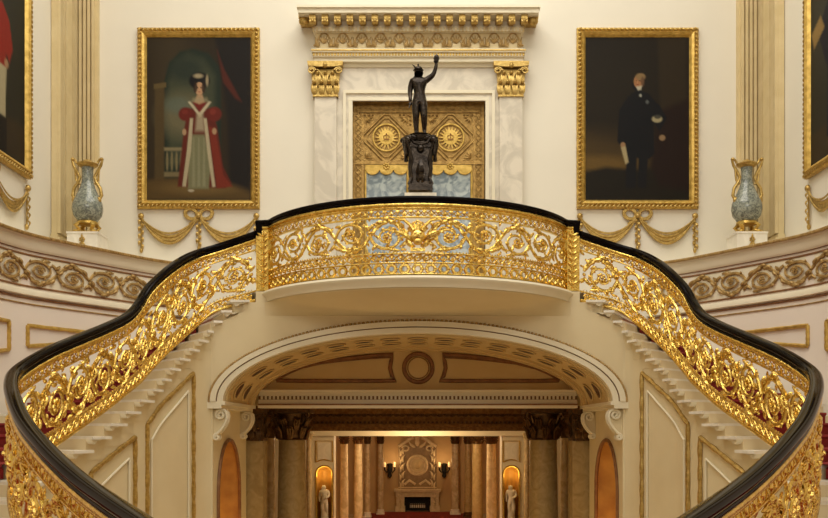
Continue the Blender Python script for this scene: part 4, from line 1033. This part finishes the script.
q.tube([(SX-.05*fs_, SY-.02, hz_+.94*fs_), (SX-.075*fs_, SY-.02, hz_+.98*fs_), (SX-.10*fs_, SY, hz_+1.01*fs_)], lambda t: .016*fs_*(1-.7*t), 6)
q.tube([(SX-.016*fs_, SY-.02, hz_+.97*fs_), (SX-.02*fs_, SY-.02, hz_+1.01*fs_)], .012*fs_, 6); q.build('helmet', BRONZE, st)
q = MB(); hx, hy, hh = SX+.238*fs_, SY-.045*fs_, hz_+1.02*fs_
for k in range(4):      # fingers closed over the upheld bundle
    q.tube([(hx+(k-1.5)*.011*fs_, hy, hh-.005), (hx+(k-1.5)*.013*fs_, hy-.024*fs_, hh+.014*fs_), (hx+(k-1.5)*.012*fs_, hy-.020*fs_, hh+.040*fs_)], .0065*fs_, 6)
q.tube([(hx-.015*fs_, hy, hh-.01*fs_), (hx-.034*fs_, hy-.01*fs_, hh+.01*fs_), (hx-.026*fs_, hy-.014*fs_, hh+.036*fs_)], .0075*fs_, 6); q.build('hand', BRONZE, st)
q = MB(); q.ball((hx, hy+.005, hh+.062*fs_), (.036*fs_, .034*fs_, .055*fs_), 12, 10)
for k in range(10):
    a = 2*PI*k/10; q.tube([(hx+.02*fs_*cos(a), hy+.02*fs_*sin(a), hh+.10*fs_), (hx+.036*fs_*cos(a), hy+.034*fs_*sin(a), hh+.06*fs_), (hx+.02*fs_*cos(a+.4), hy+.02*fs_*sin(a), hh+.01*fs_)], .008*fs_, 5)
tb = q.build('drapery_bundle', BRONZE, st)
q = MB(); ex, ey, ez = SX-.128*fs_, SY-.02*fs_, hz_+.47*fs_
q.tube([(ex+.01, ey-.02, ez+.0), (ex-.02*fs_, ey-.05*fs_, ez-.10*fs_), (ex-.02*fs_, ey-.03*fs_, ez-.20*fs_)][:2], .008*fs_, 6)
for k in range(4): q.tube([(ex+(k-1.5)*.010*fs_, ey, ez), (ex+(k-1.5)*.011*fs_, ey-.014*fs_, ez-.025*fs_), (ex+(k-1.5)*.009*fs_, ey-.005*fs_, ez-.042*fs_)], .006*fs_, 6)
q.build('hand', BRONZE, st)
q = MB(); q.lathe([(.15*fs_, 0), (.17*fs_, .02), (.12*fs_, .035*fs_), (.02, .04*fs_)], (SX+.01, SY, sz(137.4)), 18); q.ball((SX+.08, SY+.03, sz(135)), (.07, .06, .05), 10, 6); q.build('rocky_base', BRONZE, st)

# ------------------------------------------------------------------ the hall seen through the arch
def capital_round(q, c, r, h):
    cx_, cy_, z = c
    q.lathe([(r*1.02, 0), (r*1.1, .03*h), (r*1.0, .08*h), (r*1.02, .5*h), (r*1.25, .86*h)], (cx_, cy_, z), 20)
    for row, (zb, ht, off) in enumerate(((.06, .38, 0), (.36, .34, .5))):
        for k in range(8):
            a = 2*PI*(k+off)/8; d = Vector((cos(a), sin(a), 0)); t = Vector((-sin(a), cos(a), 0)); o_ = Vector((cx_, cy_, z))
            for s_ in (-1, 0, 1):
                q.tube([o_+d*r*1.05+t*s_*r*.08+Vector((0, 0, zb*h)), o_+d*r*1.2+t*s_*r*.2+Vector((0, 0, (zb+ht*.6)*h)), o_+d*r*1.42+t*s_*r*.16+Vector((0, 0, (zb+ht)*h)), o_+d*r*1.5+t*s_*r*.1+Vector((0, 0, (zb+ht*.85)*h))], lambda t_: r*(.12-.06*t_), 5)
    for k in range(4):
        a = PI/4+k*PI/2; d = Vector((cos(a), sin(a), 0))
        q.tube([Vector((cx_, cy_, z))+d*r*f+Vector((0, 0, zz*h)) for f, zz in ((1.15, .55), (1.4, .8), (1.7, .88), (1.78, .76), (1.62, .70), (1.55, .78))], r*.09, 6)
    q.box(cx_-r*1.45, cx_+r*1.45, cy_-r*1.45, cy_+r*1.45, z+.88*h, z+h)
def column(name, x, y, r, z0, zcap, ztop, ms, mc, label, cat='column', group=None):
    e = thing(name, (x, y, z0), label, cat, group)
    q = MB(); H = zcap-z0
    q.lathe([(r*(1.0 if t < .3 else 1-.14*(t-.3)/.7), z0+.12+(H-.12)*t) for t in [i/8 for i in range(9)]], (x, y, 0), 28); q.build('shaft', ms, e)
    q = MB(); q.box(x-r*1.35, x+r*1.35, y-r*1.35, y+r*1.35, z0, z0+.07); q.lathe([(r*1.3, z0+.07), (r*1.36, z0+.11), (r*1.15, z0+.15), (r*1.2, z0+.19), (r*1.02, z0+.22)], (x, y, 0), 24); q.build('base', WHITE if ms is not DMARB else BRCAP, e)
    q = MB(); capital_round(q, (x, y, zcap), r*.88, ztop-zcap); q.build('capital', mc, e)
    return e
ZM = -3.22                                            # raised floor of the far room
q = MB(); q.box(-8, 8, 20, 40, ZM-.2, ZM); struct(q.build('floor_marble_hall', FLOOR, smooth=False))
q = MB()
for k in range(8): q.box(-3.4, 3.4, 17.6+.3*k, 20, ZG+.147*k, ZG+.147*(k+1)-.001)
struct(q.build('floor_hall_steps', WHITE, smooth=False))
q = MB(); q.box(-2.05, 2.1, 21, 35.2, ZM, ZM+.02); setp(q.build('red_carpet', RED, smooth=False), 'long red carpet on the far hall floor before the fireplace', 'carpet')
q = MB(); q.box(-8, 8, YB, 40, .62, .8); struct(q.build('ceiling_hall', CREAMD, smooth=False))
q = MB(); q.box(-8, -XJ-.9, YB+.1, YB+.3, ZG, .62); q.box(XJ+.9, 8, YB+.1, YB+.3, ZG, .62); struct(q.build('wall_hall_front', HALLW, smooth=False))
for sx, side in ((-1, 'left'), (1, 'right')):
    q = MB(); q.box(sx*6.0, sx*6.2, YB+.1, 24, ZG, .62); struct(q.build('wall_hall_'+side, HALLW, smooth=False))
    # pilaster closing the jamb and the big column beside it
    e = thing('marble_pilaster', (sx*2.83, 15.3, ZG), 'olive-brown marble pilaster with dark bronze capital ending the %s side of the arch' % side, 'pilaster')
    q = MB(); q.box(sx*2.60, sx*3.1, 15.12, 15.55, ZG, ZP(441, 15.1)); q.build('shaft', DMARB, e, smooth=False)
    q = MB(); zc, zt = ZP(441, 15.1), AZ-.06
    Mx = lambda u, v, w=0: (sx*(2.85)+u, 15.12-w, v)
    pilaster_capital(q, sx*2.85, zc, zt-zc, .46, 15.12, .04); q.box(sx*2.60, sx*3.1, 15.12, 15.55, zc, zt)
    Ms_ = lambda u, v, w=0: (sx*(2.60-w), 15.33+u, v)
    for k in range(3):
        for j in range(2): leaf(q, (k-1)*.13, zc+.05+j*.22, PI/2, .2, 0, .04, Ms_, .02, 1, 5)
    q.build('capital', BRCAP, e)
    column('marble_column', sx*XP(CX+125.5, 16.7), 16.7, .29, ZG, ZP(440, 16.7), ZP(409.5, 16.7), DMARB, BRCAP, 'big olive-brown marble column with dark bronze capital on the %s' % side)
    column('marble_column', sx*XP(CX+147, 19.5), 19.5, .10, ZG+.9, ZP(438, 19.5), ZP(412, 19.5), AMBER, BRCAP, 'slim honey-coloured column glowing behind the big column on the %s' % side)
    # far wall with niche
    YN = 24.0; nm_ = wallmap(YN)
    q = MB(); nx = sx*XP(CX+93.5, YN); nr = .20; nsp = ZP(474, YN); zt = ZP(430, YN)
    ox0, ox1 = sorted((sx*XP(CX+84, YN), sx*6.2))
    ta, tb_ = nx-nr, nx+nr; n = 14
    hole = [(nx+nr*cos(PI*i/n), nsp+nr*sin(PI*i/n)) for i in range(n+1)]
    vs = []
    for x, z in hole: vs += [(x, YN, z), (x, YN, .62)]
    q.add(vs, [(2*i, 2*i+2, 2*i+3, 2*i+1) for i in range(n)])
    q.add([(ox0, YN, ZG), (ta, YN, ZG), (ta, YN, .62), (ox0, YN, .62)], [(0, 1, 2, 3)]); q.add([(tb_, YN, ZG), (ox1, YN, ZG), (ox1, YN, .62), (tb_, YN, .62)], [(0, 1, 2, 3)])
    q.add([(ta, YN, ZG), (tb_, YN, ZG), (tb_, YN, ZM+.25), (ta, YN, ZM+.25)], [(0, 1, 2, 3)])
    q.box(sx*XP(CX+84, YN), sx*XP(CX+84.4, YN), YN, YN+.6, ZG, .62)
    struct(q.build('wall_far_niche_'+side, CREAM, smooth=False))
    q = MB(); rws = [[(nx+nr*cos(PI*j/14), YN+nr*sin(PI*j/14)*1.3, z) for j in range(15)] for z in (ZM+.25, nsp)]
    for i in range(1, 7):
        a = PI/2*i/6; c_ = max(cos(a), .01); rws.append([(nx+nr*c_*cos(PI*j/14), YN+nr*c_*sin(PI*j/14)*1.3, nsp+nr*sin(a)) for j in range(15)])
    q.grid(rws); q.add([(nx+nr*cos(PI*j/14), YN+nr*1.3*sin(PI*j/14), ZM+.25) for j in range(15)], [tuple(range(15))]); struct(q.build('wall_far_alcove_'+side, OCHRE))
    q = MB(); q.ribbon([(nx+nr, ZM+.3)]+[(nx+(nr+.02)*cos(PI*i/14), nsp+(nr+.02)*sin(PI*i/14)) for i in range(15)]+[(nx-nr, ZM+.3)], .025, nm_, w0=.01, flat=.8); struct(q.build('trim_far_niche_'+side, GILT))
    e = thing('overniche_panel', (nx, YN, ZP(462, YN)), 'gilt-edged cream panel above the far %s niche' % side, 'panel')
    q = MB(); a0, a1, b0, b1 = nx-.22, nx+.22, ZP(462, YN), ZP(441, YN)
    q.ribbon([(a0, b0), (a0, b1), (a1, b1), (a1, b0), (nx+.1, b0+.05), (nx, b0+.065), (nx-.1, b0+.05), (a0, b0)], .017, nm_, w0=.01, flat=.8); q.build('gilt_edge', GILT, e)
    q = MB(); q.prism([(a0+.05, b0+.06), (a1-.05, b0+.06), (a1-.05, b1-.05), (a0+.05, b1-.05)], nm_, 0, .012); q.build('field', WHITE, e, smooth=False)
    column('marble_column', sx*XP(CX+108, YN), YN-.2, .075, ZM, ZP(440, YN), ZP(433, YN), AMBER, PALEG, 'thin pale column at the outer edge of the far %s niche wall' % side)
    # statue in the niche
    sc_ = 1.02; e = thing('marble_figure', (nx, YN+.02, ZP(522, YN)), 'small white marble draped figure standing in the far %s niche' % side, 'statue')
    bz0 = ZP(519, YN)
    jj = dict(BODY); jj['shr'] = (.10,.01,.785,.04); jj['elr'] = (.14,-.03,.66,.03); jj['wrr'] = (.07,-.10,.60,.022); jj['har'] = (.02,-.12,.61,.02)
    figure('body', e, WHITE, jj, BE, (nx, YN+.02, bz0), sc_*.93, 0, 1)
    q = MB(); q.lathe([(.10, bz0), (.085, bz0+.2), (.07, bz0+.5), (.06, bz0+.56)], (nx, YN+.03, 0), 14, sy=.8); q.build('drapery', WHITE, e)
    q = MB(); q.box(nx-.12, nx+.12, YN-.08, YN+.14, ZM+.25, bz0+.01); q.build('plinth', WHITE, e, smooth=False)
    # receding column clusters
    for k, (px_c, yy, rr) in enumerate(((73.5, 27, .125), (59.5, 29.5, .145), (50.3, 33, .11), (37.3, 34.2, .115))):
        if sx > 0: rr *= 1.25
        column('marble_column', sx*XP(CX+px_c, yy), yy, rr, ZM, ZP(444, yy), ZP(435.5, yy), [AMBER, DMARB][sx > 0 and k in (1, 2)] if sx > 0 else AMBER, BRCAP,
               ['nearest and outermost column of the far %s cluster', 'second column from the outside in the far %s cluster', 'third column from the outside in the far %s cluster', 'innermost column of the far %s cluster nearest the fireplace'][k] % side)
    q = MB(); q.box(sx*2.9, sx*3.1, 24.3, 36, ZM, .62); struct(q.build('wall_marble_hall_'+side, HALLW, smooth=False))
    q = MB(); q.box(sx*XP(CX+36, 34.6), sx*3.0, 34.6, 35.0, ZM, ZP(436, 34.6)); struct(q.build('wall_far_pier_'+side, HALLW, smooth=False))
    # sconce
    ssx = XP(417+sx*27, 36); szz = ZP(478, 35.9)
    e = thing('wall_sconce', (ssx, 35.9, szz), 'dark wall sconce with lit candles on the %s of the chimneypiece' % side, 'lamp'); Mw = wallmap(35.9)
    q = MB(); q.lathe([(.02, -.0), (.09, .08), (.07, .2), (.11, .32), (.09, .46), (.13, .56), (.05, .6)], (ssx, 35.75, szz), 12); q.build('backplate', IRON, e)
    for d_ in (-1, 1):
        q = MB(); q.tube([(ssx, 35.7, szz+.3), (ssx+d_*.12, 35.62, szz+.24), (ssx+d_*.2, 35.6, szz+.34), (ssx+d_*.2, 35.6, szz+.45)], .03, 6); q.build('arm', IRON, e)
        q = MB(); q.lathe([(.05, 0), (.06, .12), (.03, .2)], (ssx+d_*.2, 35.6, szz+.45), 10); q.build('candle_shade', SHADE, e)
# beams across the hall
q = MB(); YE = 21.0
for z0, z1, ww in ((ZP(414, YE), .62, .3), (ZP(417, YE), ZP(414, YE), .22), (ZP(424, YE), ZP(417, YE), .08), (ZP(427, YE), ZP(424, YE), .14), (ZP(431, YE), ZP(427, YE), .05)): q.box(-6, 6, YE-ww, YE+.5, z0, z1)
struct(q.build('trim_hall_beam', DGOLD, smooth=False))
q = MB()
for i in range(60):
    x = -2.9+5.8*i/59; q.box(x-.025, x+.025, YE-.22, YE-.14, ZP(423.5, YE), ZP(421.5, YE))
Mh = wallmap(YE-.22); rinceau(q, -2.9, 2.9, ZP(417, YE)+.005, ZP(413.5, YE), 40, lambda u, v, w=0: (u, YE-.23-w, v), .008, 1, 0, leaves=1, dense=False)
struct(q.build('trim_hall_beam_ornament', BRCAP))
q = MB(); YE2 = 24.0; q.box(-6, 6, YE2-.12, YE2+.3, ZP(436, YE2), ZP(430.5, YE2)); struct(q.build('trim_hall_lintel', CREAM, smooth=False))
q = MB(); q.box(-3.2, 3.2, 36, 36.2, ZM, .62); struct(q.build('wall_fireplace', HALLW, smooth=False))
# chimneypiece
FY = 36.0; FM = lambda u, v, w=0: (XP(417.5, FY)+u, FY-w, v); fz = lambda py: ZP(py, FY); fw_ = lambda n: n*FY/F
e = thing('chimneypiece', FM(0, ZM, .3), 'carved cream marble chimneypiece with round medallion at the end of the hall', 'fireplace')
bb = lambda q, u0, u1, z0, z1, w0, w1: q.prism([(u0, z0), (u1, z0), (u1, z1), (u0, z1)], FM, w0, w1)
q = MB(); bb(q, fw_(-19), fw_(19), fz(490), fz(446), 0, .25); q.build('overmantel', MANTELD, e, smooth=False)
q = MB()
for s_ in (-1, 1): bb(q, s_*fw_(21), s_*fw_(13), ZM, fz(494), 0, .45); bb(q, s_*fw_(22), s_*fw_(12), ZM, ZM+.2, 0, .5); 
bb(q, fw_(-21.5), fw_(21.5), fz(496), fz(491), 0, .5); bb(q, fw_(-23), fw_(23), fz(491), fz(488.5), 0, .62)
q.build('mantel_surround', MANTEL, e, smooth=False)
q = MB(); bb(q, fw_(-13), fw_(13), ZM, fz(496), 0, .02); q.build('firebox', DARK, e, smooth=False)
q = MB()
for s_ in (-1, 1):
    q.ribbon([(s_*fw_(19), fz(446)), (s_*fw_(14), fz(443.5)), (s_*fw_(8), fz(439)), (s_*fw_(4), fz(437.5))], .07, FM, w0=.25, n=6)
    q.ribbon([(s_*(fw_(12)+.13*cos(a)), fz(448)+.0+.1*sin(a)) for a in (t*.5 for t in range(12))], .04, FM, w0=.28, n=5)
    for k in range(5):
        leaf(q, s_*fw_(14), fz(486-8*k), PI/2-s_*.4, .34, s_*1.6, .055, FM, .27, 1, 6); leaf(q, s_*fw_(17), fz(488-8*k), PI/2+s_*.3, .3, -s_*1.2, .04, FM, .27, 1, 6)
    leaf(q, s_*fw_(2), fz(447), PI/2-s_*1.2, .4, s_*1.0, .06, FM, .27, 1, 6); q.ribbon([(s_*fw_(2), fz(484)), (s_*fw_(8), fz(480)), (s_*fw_(13), fz(484))], .05, FM, w0=.27, n=6)
    for k in range(6): leaf(q, s_*fw_(17), fz(511-2.6*k), PI/2, .12, 0, .05, FM, .46, 1, 4)
leaf(q, 0, fz(446), PI/2, .45, 0, .10, FM, .27, 1, 6); q.ball((0, fz(438), .3), (.1, .1, .06), 10, 6, FM)
for k in range(13): q.ball((fw_(-18+3*k), fz(493.5), .52), (.05, .05, .03), 6, 4, FM)
q.box(XP(417.5, FY)-fw_(19), XP(417.5, FY)+fw_(19), FY-.27, FY-.2, fz(487.5), fz(486.5)); q.build('carved_ornament', MANTEL, e)
q = MB(); mcx, mcz = 0, fz(465)
for rr, th in ((fw_(9.3), .06), (fw_(7), .03)): q.ribbon([(mcx+rr*cos(a), mcz+rr*sin(a)) for a in (2*PI*i/28 for i in range(29))], th, FM, w0=.28, n=6)
q.build('medallion_rim', MANTEL, e)
q = MB(); q.prism([(mcx+fw_(6.8)*cos(a), mcz+fw_(6.8)*sin(a)) for a in (2*PI*i/24 for i in range(24))], FM, .25, .27); q.ball((0, mcz, .27), (.12, .16, .06), 10, 8, FM); q.build('medallion', PALEG, e)
e = thing('fire_grate', FM(0, ZM, .6), 'black iron basket grate standing in the fireplace', 'grate')
q = MB()
for k in range(11): q.tube([FM(-.42+.084*k, ZM+.05, .55), FM(-.42+.084*k, ZM+.34, .55)], .012, 5)
for z in (.08, .30): q.tube([FM(-.46, ZM+z, .55), FM(.46, ZM+z, .55)], .018, 5)
for s_ in (-1, 1): q.tube([FM(s_*.46, ZM, .55), FM(s_*.46, ZM+.45, .55)], .025, 6); q.ball(tuple(FM(s_*.46, ZM+.48, .55)), .04, 8, 6)
q.build('bars', IRON, e)
q = MB(); q.box(XP(417.5, FY)-.3, XP(417.5, FY)+.3, FY-.40, FY-.15, ZM+.14, ZM+.30); q.build('log_bed', WHITE, e, smooth=False)
